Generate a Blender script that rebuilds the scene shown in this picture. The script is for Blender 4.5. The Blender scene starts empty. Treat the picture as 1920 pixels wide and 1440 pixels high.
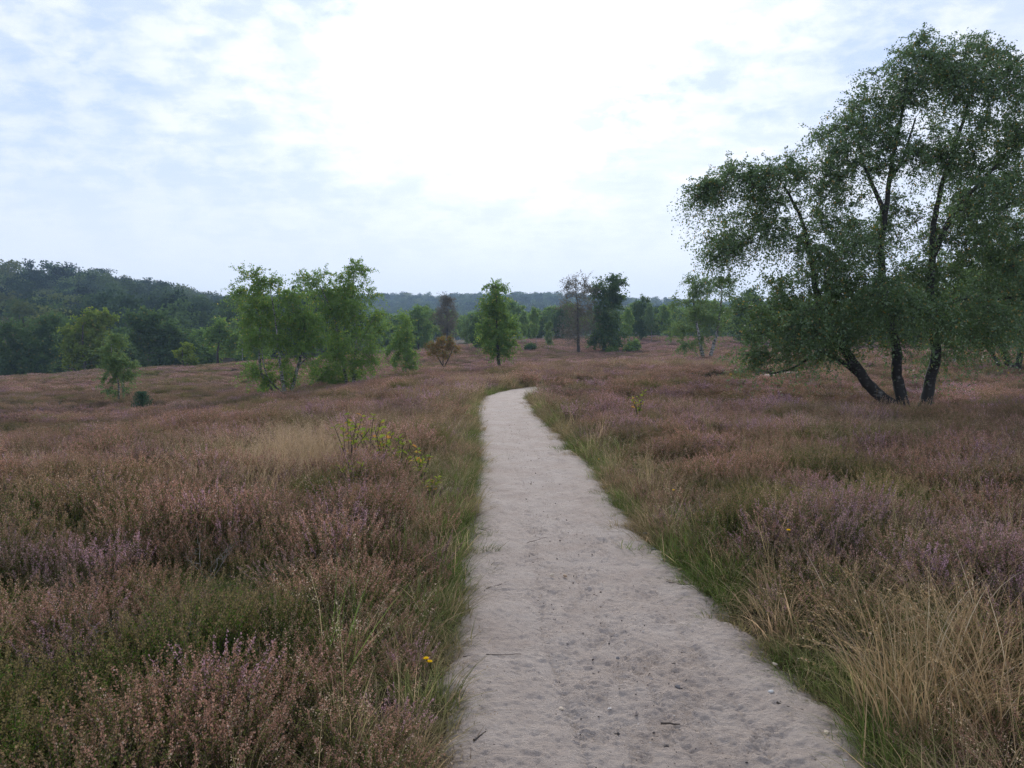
import bpy, math, random
import numpy as np
from mathutils import Vector

rng = np.random.default_rng(7)
random.seed(7)
SC = bpy.context.scene
COL = SC.collection

# ------------------------------------------------------------------ camera, sky, sun, exposure
F = 1420.0                      # focal length in pixels of the 1920 px wide photograph
CAM_H = 1.62
PITCH = math.atan(80 / F)       # looking slightly down; eye level falls on photo row 640
cam_data = bpy.data.cameras.new('camera')
cam_data.sensor_width = 36.0
cam_data.lens = F / 1920 * 36.0
cam_data.clip_end = 6000
cam_data.clip_start = 0.05
cam = bpy.data.objects.new('camera', cam_data)
COL.objects.link(cam)
cam.location = (0, 0, CAM_H)
cam.rotation_euler = (math.pi / 2 - PITCH, 0, 0)
SC.camera = cam

SUN_EL, SUN_AZ = math.radians(25), math.radians(1)
sun_dir = Vector((math.sin(SUN_AZ) * math.cos(SUN_EL), math.cos(SUN_AZ) * math.cos(SUN_EL), math.sin(SUN_EL)))
sd = bpy.data.lights.new('sun', 'SUN')
sd.energy = 1.5
sd.angle = math.radians(10)
sd.color = (1.0, 0.95, 0.88)
so = bpy.data.objects.new('sun', sd)
COL.objects.link(so)
so.location = (0, 60, 60)
so.rotation_euler = sun_dir.to_track_quat('Z', 'Y').to_euler()

world = bpy.data.worlds.new('World')
SC.world = world
world.use_nodes = True


def N(nt, typ, **kw):
    n = nt.nodes.new(typ)
    for k, v in kw.items():
        if k == 'inp':
            for kk, vv in v.items():
                n.inputs[kk].default_value = vv
        else:
            setattr(n, k, v)
    return n


def L(nt, a, b):
    nt.links.new(a, b)


def mixc(nt, fac, a, b, mode='MIX'):
    m = N(nt, 'ShaderNodeMix', data_type='RGBA', blend_type=mode)
    for sock, v in ((m.inputs[0], fac), (m.inputs[6], a), (m.inputs[7], b)):
        if hasattr(v, 'links'):
            L(nt, v, sock)
        elif isinstance(v, (int, float)):
            sock.default_value = v
        else:
            sock.default_value = (*v, 1) if len(v) == 3 else v
    return m.outputs[2]


def mth(nt, op, a, b=None, clamp=False):
    m = N(nt, 'ShaderNodeMath', operation=op, use_clamp=clamp)
    for s, v in ((m.inputs[0], a), (m.inputs[1], b)):
        if v is None:
            continue
        if hasattr(v, 'links'):
            L(nt, v, s)
        else:
            s.default_value = v
    return m.outputs[0]


def build_world():
    nt = world.node_tree
    nt.nodes.clear()
    out = N(nt, 'ShaderNodeOutputWorld')
    bg = N(nt, 'ShaderNodeBackground', inp={'Strength': 0.1})
    sky = N(nt, 'ShaderNodeTexSky', sky_type='NISHITA', sun_disc=False, sun_elevation=SUN_EL,
            sun_rotation=SUN_AZ, altitude=50, air_density=1.0, dust_density=0.8, ozone_density=1.0)
    tc = N(nt, 'ShaderNodeTexCoord')
    sep = N(nt, 'ShaderNodeSeparateXYZ')
    L(nt, tc.outputs['Generated'], sep.inputs[0])
    zc = mth(nt, 'MAXIMUM', sep.outputs[2], 0.0)
    den = mth(nt, 'ADD', zc, 0.17)
    comb = N(nt, 'ShaderNodeCombineXYZ')
    L(nt, mth(nt, 'DIVIDE', sep.outputs[0], den), comb.inputs[0])
    L(nt, mth(nt, 'DIVIDE', sep.outputs[1], den), comb.inputs[1])

    def noise(scale, detail, rough, sx, sy, rot, dist=0.0):
        mp = N(nt, 'ShaderNodeMapping', inp={'Scale': (sx, sy, 1), 'Rotation': (0, 0, rot)})
        L(nt, comb.outputs[0], mp.inputs[0])
        n = N(nt, 'ShaderNodeTexNoise', inp={'Scale': scale, 'Detail': detail, 'Roughness': rough, 'Distortion': dist})
        L(nt, mp.outputs[0], n.inputs['Vector'])
        return n.outputs['Fac']

    def ramp(v, a, b):
        m = N(nt, 'ShaderNodeMapRange', interpolation_type='SMOOTHSTEP', inp={'From Min': a, 'From Max': b})
        L(nt, v, m.inputs['Value'])
        return m.outputs['Result']
    def dnoise(scale, detail, rough, zs, dist):
        mp = N(nt, 'ShaderNodeMapping', inp={'Scale': (1, 1, zs), 'Rotation': (0, 0.35, 0)})
        L(nt, tc.outputs['Generated'], mp.inputs[0])
        n = N(nt, 'ShaderNodeTexNoise', inp={'Scale': scale, 'Detail': detail, 'Roughness': rough, 'Distortion': dist})
        L(nt, mp.outputs[0], n.inputs['Vector'])
        return n.outputs['Fac']
    big = ramp(dnoise(3.4, 4, 0.5, 1.6, 0.1), 0.36, 0.64)
    rip = ramp(dnoise(16.0, 9, 0.60, 2.0, 0.2), 0.38, 0.62)
    fin = ramp(noise(8, 7, 0.62, 0.8, 1.6, 0.9, 0.25), 0.36, 0.66)
    cl = mth(nt, 'ADD', mth(nt, 'MULTIPLY', rip, 0.55), mth(nt, 'MULTIPLY', fin, 0.25))
    cl = mth(nt, 'ADD', cl, mth(nt, 'MULTIPLY', mth(nt, 'SUBTRACT', big, 0.35), 0.55), clamp=True)
    # thin the ripples towards the horizon, where the veil is even
    cl = mth(nt, 'MULTIPLY', cl, ramp(zc, 0.03, 0.20))
    # cloud brightness grows towards the sun behind the veil
    dot = N(nt, 'ShaderNodeVectorMath', operation='DOT_PRODUCT')
    nrm = N(nt, 'ShaderNodeVectorMath', operation='NORMALIZE')
    L(nt, tc.outputs['Generated'], nrm.inputs[0])
    L(nt, nrm.outputs[0], dot.inputs[0])
    dot.inputs[1].default_value = tuple(sun_dir)
    d0 = mth(nt, 'MAXIMUM', dot.outputs['Value'], 0.0)
    g1 = mth(nt, 'POWER', d0, 30.0)
    g3 = mth(nt, 'POWER', d0, 170.0)
    g2 = mth(nt, 'POWER', d0, 6.0)
    veil = mixc(nt, 0.90, sky.outputs[0], (2.75, 3.4, 4.9))
    veil = mixc(nt, ramp(zc, 0.30, 0.02), veil, (4.3, 4.6, 5.25))
    col = mixc(nt, cl, veil, (4.6, 4.85, 5.5))
    glow = mth(nt, 'ADD', mth(nt, 'ADD', mth(nt, 'MULTIPLY', g1, 1.3), mth(nt, 'MULTIPLY', g3, 40.0)), mth(nt, 'MULTIPLY', g2, 0.4))
    gm = mth(nt, 'MULTIPLY', glow, mth(nt, 'ADD', mth(nt, 'MULTIPLY', cl, 1.3), 0.12))
    gcol = mixc(nt, 1.0, gm, (1.0, 0.985, 0.95), 'MULTIPLY')
    L(nt, mixc(nt, 1.0, col, gcol, 'ADD'), bg.inputs['Color'])
    L(nt, bg.outputs[0], out.inputs['Surface'])


build_world()
SC.view_settings.view_transform = 'Standard'
SC.view_settings.look = 'None'
SC.view_settings.exposure = 1.05
SC.view_settings.gamma = 1.0
SC.view_settings.use_curve_mapping = False
SC.render.engine = 'CYCLES'
cy = SC.cycles
cy.max_bounces = 5
cy.diffuse_bounces = 3
cy.glossy_bounces = 1
cy.transmission_bounces = 3
cy.volume_bounces = 1
cy.transparent_max_bounces = 4
cy.use_denoising = True
cy.denoising_prefilter = 'NONE'
cy.use_adaptive_sampling = True
cy.adaptive_threshold = 0.015
cy.caustics_reflective = False
cy.caustics_refractive = False

# ------------------------------------------------------------------ helpers


def PX(px, py, d):
    """point at depth d (metres along +Y) that photo pixel (px, py) looks at"""
    u, v = (px - 960) / F, (720 - py) / F
    c, s = math.cos(PITCH), math.sin(PITCH)
    dy, dz = c + v * s, -s + v * c
    k = d / dy
    return np.array((u * k, d, CAM_H + dz * k))


def hash2(ix, iy, seed):
    h = (ix.astype(np.int64) * 374761393 + iy.astype(np.int64) * 668265263 + seed * 974634777) & 0xFFFFFFFF
    h = ((h ^ (h >> 13)) * 1274126177) & 0xFFFFFFFF
    h = h ^ (h >> 16)
    return (h & 0xFFFFFF) / float(0xFFFFFF)


def vnoise(x, y, seed=0):
    ix, iy = np.floor(x), np.floor(y)
    fx, fy = x - ix, y - iy
    fx, fy = fx * fx * (3 - 2 * fx), fy * fy * (3 - 2 * fy)
    a, b = hash2(ix, iy, seed), hash2(ix + 1, iy, seed)
    c, d = hash2(ix, iy + 1, seed), hash2(ix + 1, iy + 1, seed)
    return (a * (1 - fx) + b * fx) * (1 - fy) + (c * (1 - fx) + d * fx) * fy


def fbm(x, y, seed=0, octv=4):
    x, y = np.asarray(x, float), np.asarray(y, float)
    s, a, t = 0, 1.0, 0
    for o in range(octv):
        s = s + a * vnoise(x * 2 ** o + 17.3 * o, y * 2 ** o - 9.1 * o, seed + o)
        t += a
        a *= 0.5
    return s / t


def sstep(a, b, x):
    t = np.clip((x - a) / (b - a), 0, 1)
    return t * t * (3 - 2 * t)


def mesh_np(name, V, F_list, mats=(), midx=None, attrs=None, smooth=False):
    """V (n,3); F_list: list of int arrays (m,k)"""
    me = bpy.data.meshes.new(name)
    V = np.asarray(V, np.float32)
    F_list = [np.asarray(f, np.int32) for f in F_list if len(f)]
    me.vertices.add(len(V))
    me.vertices.foreach_set('co', V.ravel())
    nl = sum(f.size for f in F_list)
    nf = sum(len(f) for f in F_list)
    if nf:
        me.loops.add(nl)
        me.loops.foreach_set('vertex_index', np.concatenate([f.ravel() for f in F_list]))
        me.polygons.add(nf)
        tot = np.concatenate([np.full(len(f), f.shape[1], np.int32) for f in F_list])
        st = np.concatenate([[0], np.cumsum(tot)[:-1]]).astype(np.int32)
        me.polygons.foreach_set('loop_start', st)
        if midx is not None:
            me.polygons.foreach_set('material_index', np.asarray(midx, np.int32))
        me.polygons.foreach_set('use_smooth', np.full(nf, smooth, bool))
    for k, (dom, typ, arr) in (attrs or {}).items():
        at = me.attributes.new(k, typ, dom)
        fld = {'FLOAT': 'value', 'INT': 'value', 'FLOAT_VECTOR': 'vector', 'FLOAT_COLOR': 'color'}[typ]
        at.data.foreach_set(fld, np.asarray(arr, np.int32 if typ == 'INT' else np.float32).ravel())
    for m in mats:
        me.materials.append(m)
    me.update(calc_edges=True)
    return me


def add(name, me, parent=None, label=None, cat=None, group=None, kind=None, link=True):
    o = bpy.data.objects.new(name, me)
    if link:
        COL.objects.link(o)
    if parent is not None:
        o.parent = parent
    for k, v in (('label', label), ('category', cat), ('group', group), ('kind', kind)):
        if v:
            o[k] = v
    return o


def tube(pts, rad, k=6, cap=True):
    pts = np.asarray(pts, float)
    n = len(pts)
    rad = np.broadcast_to(np.asarray(rad, float), (n,))
    t = np.gradient(pts, axis=0)
    t /= np.linalg.norm(t, axis=1)[:, None] + 1e-9
    ref = np.array((0.31, 0.17, 0.94)) if abs(t[0][2]) < 0.9 else np.array((1.0, 0.1, 0.0))
    a = np.cross(t, ref)
    a /= np.linalg.norm(a, axis=1)[:, None] + 1e-9
    b = np.cross(t, a)
    th = np.arange(k) / k * 2 * math.pi
    V = pts[:, None] + rad[:, None, None] * (np.cos(th)[None, :, None] * a[:, None] + np.sin(th)[None, :, None] * b[:, None])
    i = np.arange(n - 1)[:, None] * k
    j = np.arange(k)[None]
    Fq = np.stack([i + j, i + (j + 1) % k, i + k + (j + 1) % k, i + k + j], -1).reshape(-1, 4)
    return V.reshape(-1, 3), Fq


class Acc:
    def __init__(s):
        s.V, s.F, s.n = [], {}, 0

    def add(s, V, Fq):
        s.V.append(np.asarray(V, float))
        Fq = np.asarray(Fq)
        s.F.setdefault(Fq.shape[1], []).append(Fq + s.n)
        s.n += len(V)

    def mesh(s, name, mats=(), smooth=False, attrs=None):
        return mesh_np(name, np.concatenate(s.V), [np.concatenate(v) for v in s.F.values()], mats, smooth=smooth, attrs=attrs)


def unit(v):
    return v / (np.linalg.norm(v, axis=-1, keepdims=True) + 1e-9)


def leaf_quads(P, size, r, aspect=0.62, up=0.0, axis=None):
    """rhombic leaf faces at points P with random attitudes"""
    n = len(P)
    ax = unit(r.normal(size=(n, 3)) + np.array((0, 0, up))) if axis is None else unit(axis)
    sd_ = unit(np.cross(ax, r.normal(size=(n, 3))))
    s = (size * r.uniform(0.65, 1.3, n))[:, None]
    V = np.stack([P - ax * s * .5, P + sd_ * s * aspect * .5, P + ax * s * .5, P - sd_ * s * aspect * .5], 1).reshape(-1, 3)
    Fq = np.arange(4 * n).reshape(-1, 4)
    return V, Fq


# ------------------------------------------------------------------ materials
def new_mat(name):
    m = bpy.data.materials.new(name)
    m.use_nodes = True
    nt = m.node_tree
    nt.nodes.clear()
    return m, nt, N(nt, 'ShaderNodeOutputMaterial')


def attr(nt, name, inst=False):
    return N(nt, 'ShaderNodeAttribute', attribute_name=name, attribute_type='INSTANCER' if inst else 'GEOMETRY')


def foliage_mat(name, dark, light, accent=None, accent_at=0.93, trans=0.35, rough=0.6, inst_mix=None):
    """leaf faces vary singly ('rnd'); thin leaves let light through"""
    m, nt, out = new_mat(name)
    a = attr(nt, 'rnd')
    c = mixc(nt, a.outputs['Fac'], dark, light)
    if accent:
        st = mth(nt, 'GREATER_THAN', a.outputs['Fac'], accent_at)
        c = mixc(nt, st, c, accent)
    if inst_mix:
        t = attr(nt, 'tint', True)
        sp = N(nt, 'ShaderNodeSeparateColor')
        L(nt, t.outputs['Color'], sp.inputs[0])
        for ch, colr in inst_mix.items():
            if ch == 'v':
                k = mth(nt, 'ADD', mth(nt, 'MULTIPLY', sp.outputs[2], 0.9), 0.55)
                vm = N(nt, 'ShaderNodeVectorMath', operation='SCALE')
                L(nt, c, vm.inputs[0])
                L(nt, k, vm.inputs['Scale'])
                c = vm.outputs[0]
            else:
                sc_ = N(nt, 'ShaderNodeMapRange', inp={'From Min': 0, 'From Max': 1, 'To Min': 0.7, 'To Max': 1.3})
                L(nt, a.outputs['Fac'], sc_.inputs['Value'])
                vm = N(nt, 'ShaderNodeVectorMath', operation='SCALE')
                vm.inputs[0].default_value = colr
                L(nt, sc_.outputs['Result'], vm.inputs['Scale'])
                c = mixc(nt, sp.outputs['rg'.index(ch)], c, vm.outputs[0])
    df = N(nt, 'ShaderNodeBsdfDiffuse')
    tr = N(nt, 'ShaderNodeBsdfTranslucent')
    L(nt, c, df.inputs[0])
    L(nt, c, tr.inputs[0])
    mx = N(nt, 'ShaderNodeMixShader', inp={0: trans})
    L(nt, df.outputs[0], mx.inputs[1])
    L(nt, tr.outputs[0], mx.inputs[2])
    last = mx.outputs[0]
    if rough < 0.6:
        gl = N(nt, 'ShaderNodeBsdfGlossy', inp={'Roughness': rough, 'Color': (0.9, 0.95, 1, 1)})
        m2 = N(nt, 'ShaderNodeMixShader', inp={0: 0.05})
        L(nt, last, m2.inputs[1])
        L(nt, gl.outputs[0], m2.inputs[2])
        last = m2.outputs[0]
    L(nt, last, out.inputs['Surface'])
    return m


def plain_mat(name, c0, c1, scale=20, rough=0.85, bump=0.0, detail=4):
    m, nt, out = new_mat(name)
    tc = N(nt, 'ShaderNodeTexCoord')
    n = N(nt, 'ShaderNodeTexNoise', inp={'Scale': scale, 'Detail': detail})
    L(nt, tc.outputs['Object'], n.inputs['Vector'])
    r = N(nt, 'ShaderNodeMapRange', inp={'From Min': 0.3, 'From Max': 0.7})
    L(nt, n.outputs['Fac'], r.inputs['Value'])
    p = N(nt, 'ShaderNodeBsdfPrincipled', inp={'Roughness': rough})
    L(nt, mixc(nt, r.outputs['Result'], c0, c1), p.inputs['Base Color'])
    if bump:
        b = N(nt, 'ShaderNodeBump', inp={'Strength': bump, 'Distance': 0.02})
        L(nt, n.outputs['Fac'], b.inputs['Height'])
        L(nt, b.outputs[0], p.inputs['Normal'])
    L(nt, p.outputs[0], out.inputs['Surface'])
    return m


def birch_bark(name, white=0.5, base=(0.33, 0.32, 0.30)):
    m, nt, out = new_mat(name)
    tc = N(nt, 'ShaderNodeTexCoord')
    mp = N(nt, 'ShaderNodeMapping', inp={'Scale': (5, 5, 16)})
    L(nt, tc.outputs['Object'], mp.inputs[0])
    n1 = N(nt, 'ShaderNodeTexNoise', inp={'Scale': 1.0, 'Detail': 5, 'Roughness': 0.65})
    L(nt, mp.outputs[0], n1.inputs['Vector'])
    mp2 = N(nt, 'ShaderNodeMapping', inp={'Scale': (9, 9, 2.4)})
    L(nt, tc.outputs['Object'], mp2.inputs[0])
    n2 = N(nt, 'ShaderNodeTexNoise', inp={'Scale': 1.0, 'Detail': 4, 'Roughness': 0.6})
    L(nt, mp2.outputs[0], n2.inputs['Vector'])
    r = N(nt, 'ShaderNodeMapRange', interpolation_type='SMOOTHSTEP', inp={'From Min': 1 - white - 0.08, 'From Max': 1 - white + 0.08})
    av = mth(nt, 'ADD', mth(nt, 'MULTIPLY', n1.outputs['Fac'], 0.55), mth(nt, 'MULTIPLY', n2.outputs['Fac'], 0.45))
    L(nt, av, r.inputs['Value'])
    c = mixc(nt, r.outputs['Result'], (0.028, 0.025, 0.022), base)
    p = N(nt, 'ShaderNodeBsdfPrincipled', inp={'Roughness': 0.85})
    L(nt, c, p.inputs['Base Color'])
    b = N(nt, 'ShaderNodeBump', inp={'Strength': 0.6, 'Distance': 0.02})
    L(nt, av, b.inputs['Height'])
    L(nt, b.outputs[0], p.inputs['Normal'])
    L(nt, p.outputs[0], out.inputs['Surface'])
    return m


M = {}
M['bark_birch'] = birch_bark('birch bark', 0.50)
M['bark_old'] = birch_bark('old furrowed birch bark', 0.40, (0.20, 0.195, 0.185))
M['bark_dark'] = plain_mat('dark bark', (0.030, 0.025, 0.020), (0.075, 0.062, 0.050), 14, 0.95, 0.5)
M['leaf_birch'] = foliage_mat('birch leaves', (0.117, 0.202, 0.050), (0.211, 0.323, 0.077), (0.427, 0.378, 0.079), 0.955, .5)
M['leaf_big'] = foliage_mat('dark birch leaves', (0.074, 0.133, 0.041), (0.138, 0.219, 0.063), (0.344, 0.230, 0.037), 0.985, 0.45, 0.45)
M['leaf_pale'] = foliage_mat('pale birch leaves', (0.115, 0.182, 0.067), (0.184, 0.266, 0.097), (0.258, 0.254, 0.073), 0.95, .5)
M['leaf_lime'] = foliage_mat('bright oak leaves', (0.128, 0.194, 0.032), (0.230, 0.290, 0.044), (0.315, 0.266, 0.061), 0.96, .45)
M['leaf_oak'] = foliage_mat('dark oak leaves', (0.059, 0.106, 0.039), (0.116, 0.183, 0.059), (0.185, 0.185, 0.053), 0.97, .45)
M['leaf_rust'] = foliage_mat('rusty leaves', (0.170, 0.122, 0.042), (0.326, 0.196, 0.058), (0.142, 0.196, 0.049), 0.80)
M['leaf_grey'] = foliage_mat('thin brownish leaves', (0.126, 0.112, 0.087), (0.189, 0.168, 0.119), None)
M['needle'] = foliage_mat('pine needles', (0.024, 0.042, 0.028), (0.048, 0.072, 0.042), None, trans=0.15)
M['needle_blue'] = foliage_mat('blue green spruce needles', (0.040, 0.085, 0.050), (0.085, 0.150, 0.080), None, trans=0.35)
M['wood_mix'] = foliage_mat('woodland leaves', (0.040, 0.070, 0.026), (0.080, 0.120, 0.040), None, trans=0.35,
                            inst_mix={'r': (0.130, 0.150, 0.055), 'g': (0.022, 0.040, 0.030), 'v': 1})
M['flower'] = foliage_mat('faded heather flowers', (0.265, 0.140, 0.085), (0.475, 0.280, 0.190), (0.52, 0.40, 0.31), 0.93, trans=0.40,
                          inst_mix={'r': (0.459, 0.280, 0.381), 'g': (0.224, 0.179, 0.078), 'v': 1})
M['hleaf'] = foliage_mat('heather foliage', (0.091, 0.100, 0.033), (0.167, 0.169, 0.054), None, trans=0.35,
                         inst_mix={'r': (0.140, 0.103, 0.069), 'g': (0.089, 0.140, 0.028), 'v': 1})
M['hstem'] = plain_mat('heather stems', (0.060, 0.042, 0.032), (0.12, 0.085, 0.065), 30)
M['grass'] = foliage_mat('verge grass', (0.092, 0.139, 0.034), (0.178, 0.231, 0.066), (0.449, 0.343, 0.198), 0.84, trans=0.4,
                         inst_mix={'r': (0.374, 0.264, 0.160), 'v': 1})
M['straw'] = foliage_mat('dry straw', (0.270, 0.185, 0.095), (0.460, 0.340, 0.195), (0.54, 0.44, 0.30), 0.92, trans=0.35)
M['plume'] = foliage_mat('pale seed heads', (0.297, 0.231, 0.165), (0.484, 0.396, 0.292), None, trans=0.4,
                         inst_mix={'r': (0.396, 0.286, 0.187), 'v': 1})
M['deadwood'] = plain_mat('grey dead heather wood', (0.12, 0.105, 0.09), (0.26, 0.23, 0.20), 60)
M['twig'] = plain_mat('dark fallen twig', (0.028, 0.022, 0.018), (0.10, 0.075, 0.055), 60)
M['oakleaf'] = foliage_mat('young oak leaves', (0.168, 0.241, 0.041), (0.347, 0.381, 0.062), (0.560, 0.291, 0.078), 0.88, trans=0.35)
M['yellow'] = foliage_mat('yellow petals', (0.70, 0.40, 0.01), (0.80, 0.55, 0.02), None, trans=0.3)


def ground_mat():
    m, nt, out = new_mat('heath litter')
    tc = N(nt, 'ShaderNodeTexCoord')

    def nz(scale, det=5):
        n = N(nt, 'ShaderNodeTexNoise', inp={'Scale': scale, 'Detail': det, 'Roughness': 0.65})
        L(nt, tc.outputs['Object'], n.inputs['Vector'])
        r = N(nt, 'ShaderNodeMapRange', inp={'From Min': 0.32, 'From Max': 0.68})
        L(nt, n.outputs['Fac'], r.inputs['Value'])
        return r.outputs['Result']
    c = mixc(nt, nz(26, 6), (0.030, 0.022, 0.014), (0.085, 0.058, 0.040))
    c = mixc(nt, mth(nt, 'MULTIPLY', nz(0.5), 0.6), c, (0.052, 0.056, 0.024))
    c = mixc(nt, mth(nt, 'MULTIPLY', nz(2.2), 0.5), c, (0.110, 0.070, 0.052))
    p = N(nt, 'ShaderNodeBsdfPrincipled', inp={'Roughness': 1.0, 'Specular IOR Level': 0.1})
    L(nt, c, p.inputs['Base Color'])
    b = N(nt, 'ShaderNodeBump', inp={'Strength': 0.8, 'Distance': 0.05})
    L(nt, nz(18), b.inputs['Height'])
    L(nt, b.outputs[0], p.inputs['Normal'])
    L(nt, p.outputs[0], out.inputs['Surface'])
    return m


def sand_mat():
    m, nt, out = new_mat('trodden sand')
    tc = N(nt, 'ShaderNodeTexCoord')

    def nz(scale, a, b, det=5, rough=0.6, stretch=(1, 1, 1)):
        mp = N(nt, 'ShaderNodeMapping', inp={'Scale': stretch})
        L(nt, tc.outputs['Object'], mp.inputs[0])
        n = N(nt, 'ShaderNodeTexNoise', inp={'Scale': scale, 'Detail': det, 'Roughness': rough})
        L(nt, mp.outputs[0], n.inputs['Vector'])
        r = N(nt, 'ShaderNodeMapRange', inp={'From Min': a, 'From Max': b})
        L(nt, n.outputs['Fac'], r.inputs['Value'])
        return r.outputs['Result'], n.outputs['Fac']
    c = mixc(nt, nz(2.1, 0.35, 0.65)[0], (0.450, 0.370, 0.312), (0.530, 0.452, 0.392))
    c = mixc(nt, mth(nt, 'MULTIPLY', nz(5.5, 0.50, 0.74, 4)[0], 0.28), c, (0.345, 0.270, 0.228))
    c = mixc(nt, mth(nt, 'MULTIPLY', nz(0.9, 0.52, 0.70)[0], 0.5), c, (0.515, 0.455, 0.405))
    gr, grh = nz(230, 0.3, 0.7, 3, 0.7)
    c = mixc(nt, mth(nt, 'MULTIPLY', gr, 0.3), c, (0.22, 0.17, 0.14))
    # scattered specks of dark litter and pale grit
    vo = N(nt, 'ShaderNodeTexVoronoi', inp={'Scale': 30, 'Randomness': 1.0})
    L(nt, tc.outputs['Object'], vo.inputs['Vector'])
    sp = mth(nt, 'LESS_THAN', vo.outputs['Distance'], 0.12)
    sc_ = N(nt, 'ShaderNodeSeparateColor')
    L(nt, vo.outputs['Color'], sc_.inputs[0])
    c = mixc(nt, mth(nt, 'MULTIPLY', mth(nt, 'MULTIPLY', sp, mth(nt, 'GREATER_THAN', sc_.outputs[0], 0.72)), 0.75), c, (0.085, 0.065, 0.055))
    # the trodden crust towards the edges carries litter
    ed = attr(nt, 'edge')
    en, _ = nz(14, 0.35, 0.65)
    c = mixc(nt, mth(nt, 'MULTIPLY', mth(nt, 'MULTIPLY', ed.outputs['Fac'], en), 0.8), c, (0.17, 0.135, 0.105))
    p = N(nt, 'ShaderNodeBsdfPrincipled', inp={'Roughness': 0.95, 'Specular IOR Level': 0.15})
    L(nt, c, p.inputs['Base Color'])
    h = mth(nt, 'ADD', mth(nt, 'MULTIPLY', nz(60, 0, 1, 6, 0.7, (1, 1.6, 1))[1], 1.0), mth(nt, 'MULTIPLY', grh, 0.25))
    wv = N(nt, 'ShaderNodeTexWave', bands_direction='Y', inp={'Scale': 11.0, 'Distortion': 7.0, 'Detail': 2.0, 'Detail Scale': 1.6})
    L(nt, tc.outputs['Object'], wv.inputs['Vector'])
    wm, _ = nz(3.3, 0.50, 0.62)
    h = mth(nt, 'ADD', h, mth(nt, 'MULTIPLY', mth(nt, 'MULTIPLY', wv.outputs['Fac'], wm), 0.16))
    b = N(nt, 'ShaderNodeBump', inp={'Strength': 1.0, 'Distance': 0.026})
    L(nt, h, b.inputs['Height'])
    L(nt, b.outputs[0], p.inputs['Normal'])
    L(nt, p.outputs[0], out.inputs['Surface'])
    return m


M['ground'] = ground_mat()
M['sand'] = sand_mat()

# ------------------------------------------------------------------ the lie of the land
CTRL = [(x, y, 0.0) for x in (-2.5, 0.5, 3) for y in (-6, 0, 4, 9, 15)]
CTRL += [(-6, 0, 0.0), (7, 0, 0.05), (7, 6, 0.05), (-5, 6, 0.02), (-1, 20, 0.0), (0, 25, -0.02), (4, 28, 0.0), (9, 14, 0.0), (-20, 0, -0.4), (22, 2, 0.0)]
for px, py, d in [(0, 862, 16), (0, 800, 28), (220, 757, 42), (267, 782, 36), (200, 708, 72), (20, 718, 68), (480, 688, 82), (330, 735, 52),
                  (540, 746, 38), (655, 729, 42), (757, 716, 54), (827, 704, 62), (937, 699, 55), (700, 690, 82), (640, 770, 20), (420, 800, 21),
                  (880, 662, 95), (1085, 666, 95), (1133, 663, 97), (1000, 643, 130), (1240, 640, 130), (1325, 684, 55), (1150, 690, 45), (1480, 655, 100),
                  (1715, 777, 19), (1920, 725, 34), (1890, 692, 42), (1560, 699, 40), (1400, 683, 52), (1750, 660, 80), (1920, 655, 85), (1000, 716, 32), (860, 730, 26)]:
    p = PX(px, py, d)
    CTRL.append((p[0], p[1], p[2]))
CTRL += [(-62, 112, -4.0), (-30, 130, -2.0), (-100, 90, -4.0), (0, 180, 2.2), (60, 180, 2.2), (120, 120, 1.0), (-140, 40, -3.0), (140, 0, 0), (0, -120, 0), (-120, -60, -1), (120, -100, 0), (-140, 180, -3), (140, 200, 2)]
CT = np.array(CTRL)


def _tps(r2):
    return np.where(r2 > 1e-9, 0.5 * r2 * np.log(r2 + 1e-12), 0)


def _fit():
    S = 40.0
    P = CT[:, :2] / S
    n = len(P)
    K = _tps(((P[:, None] - P[None]) ** 2).sum(-1)) + np.eye(n) * 0.0006
    Q = np.hstack([np.ones((n, 1)), P])
    A = np.block([[K, Q], [Q.T, np.zeros((3, 3))]])
    return S, P, np.linalg.solve(A, np.concatenate([CT[:, 2], np.zeros(3)]))


_S, _P, _W = _fit()

PATH_C = np.array([(0.60, -8), (0.60, -4), (0.60, 0), (0.59, 2.0), (0.575, 2.85), (0.53, 3.45), (0.46, 4.1), (0.43, 5.0), (0.35, 6.3), (0.30, 8.7), (0.21, 10.8), (0.04, 14.2), (-0.18, 18.0),
                   (-0.20, 20.6), (0.05, 23.2), (0.75, 25.3), (2.2, 26.9), (4.6, 28.6), (8.0, 31.5), (12.0, 36.0), (16.5, 40.5), (24, 44.0), (36, 46.0), (60, 47.0)])
PATH_W = np.array([.85, .85, .85, .83, .82, .82, .80, .78, .71, .74, .73, .68, .66, .64, .70, .75, .75, .75, .75, .8, .8, .8, .8, .8])


def catmull(P, m):
    P = np.asarray(P, float)
    Q = np.vstack([2 * P[0] - P[1], P, 2 * P[-1] - P[-2]])
    o = []
    for i in range(1, len(Q) - 2):
        t = np.linspace(0, 1, m, endpoint=False)[:, None]
        a, b, c, d = Q[i - 1], Q[i], Q[i + 1], Q[i + 2]
        o.append(.5 * ((2 * b) + (c - a) * t + (2 * a - 5 * b + 4 * c - d) * t ** 2 + (3 * b - a - 3 * c + d) * t ** 3))
    o.append(P[-1:])
    return np.concatenate(o)


_pc = catmull(np.column_stack([PATH_C, PATH_W]), 6)
PC, PW = _pc[:, :2], _pc[:, 2]


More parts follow.
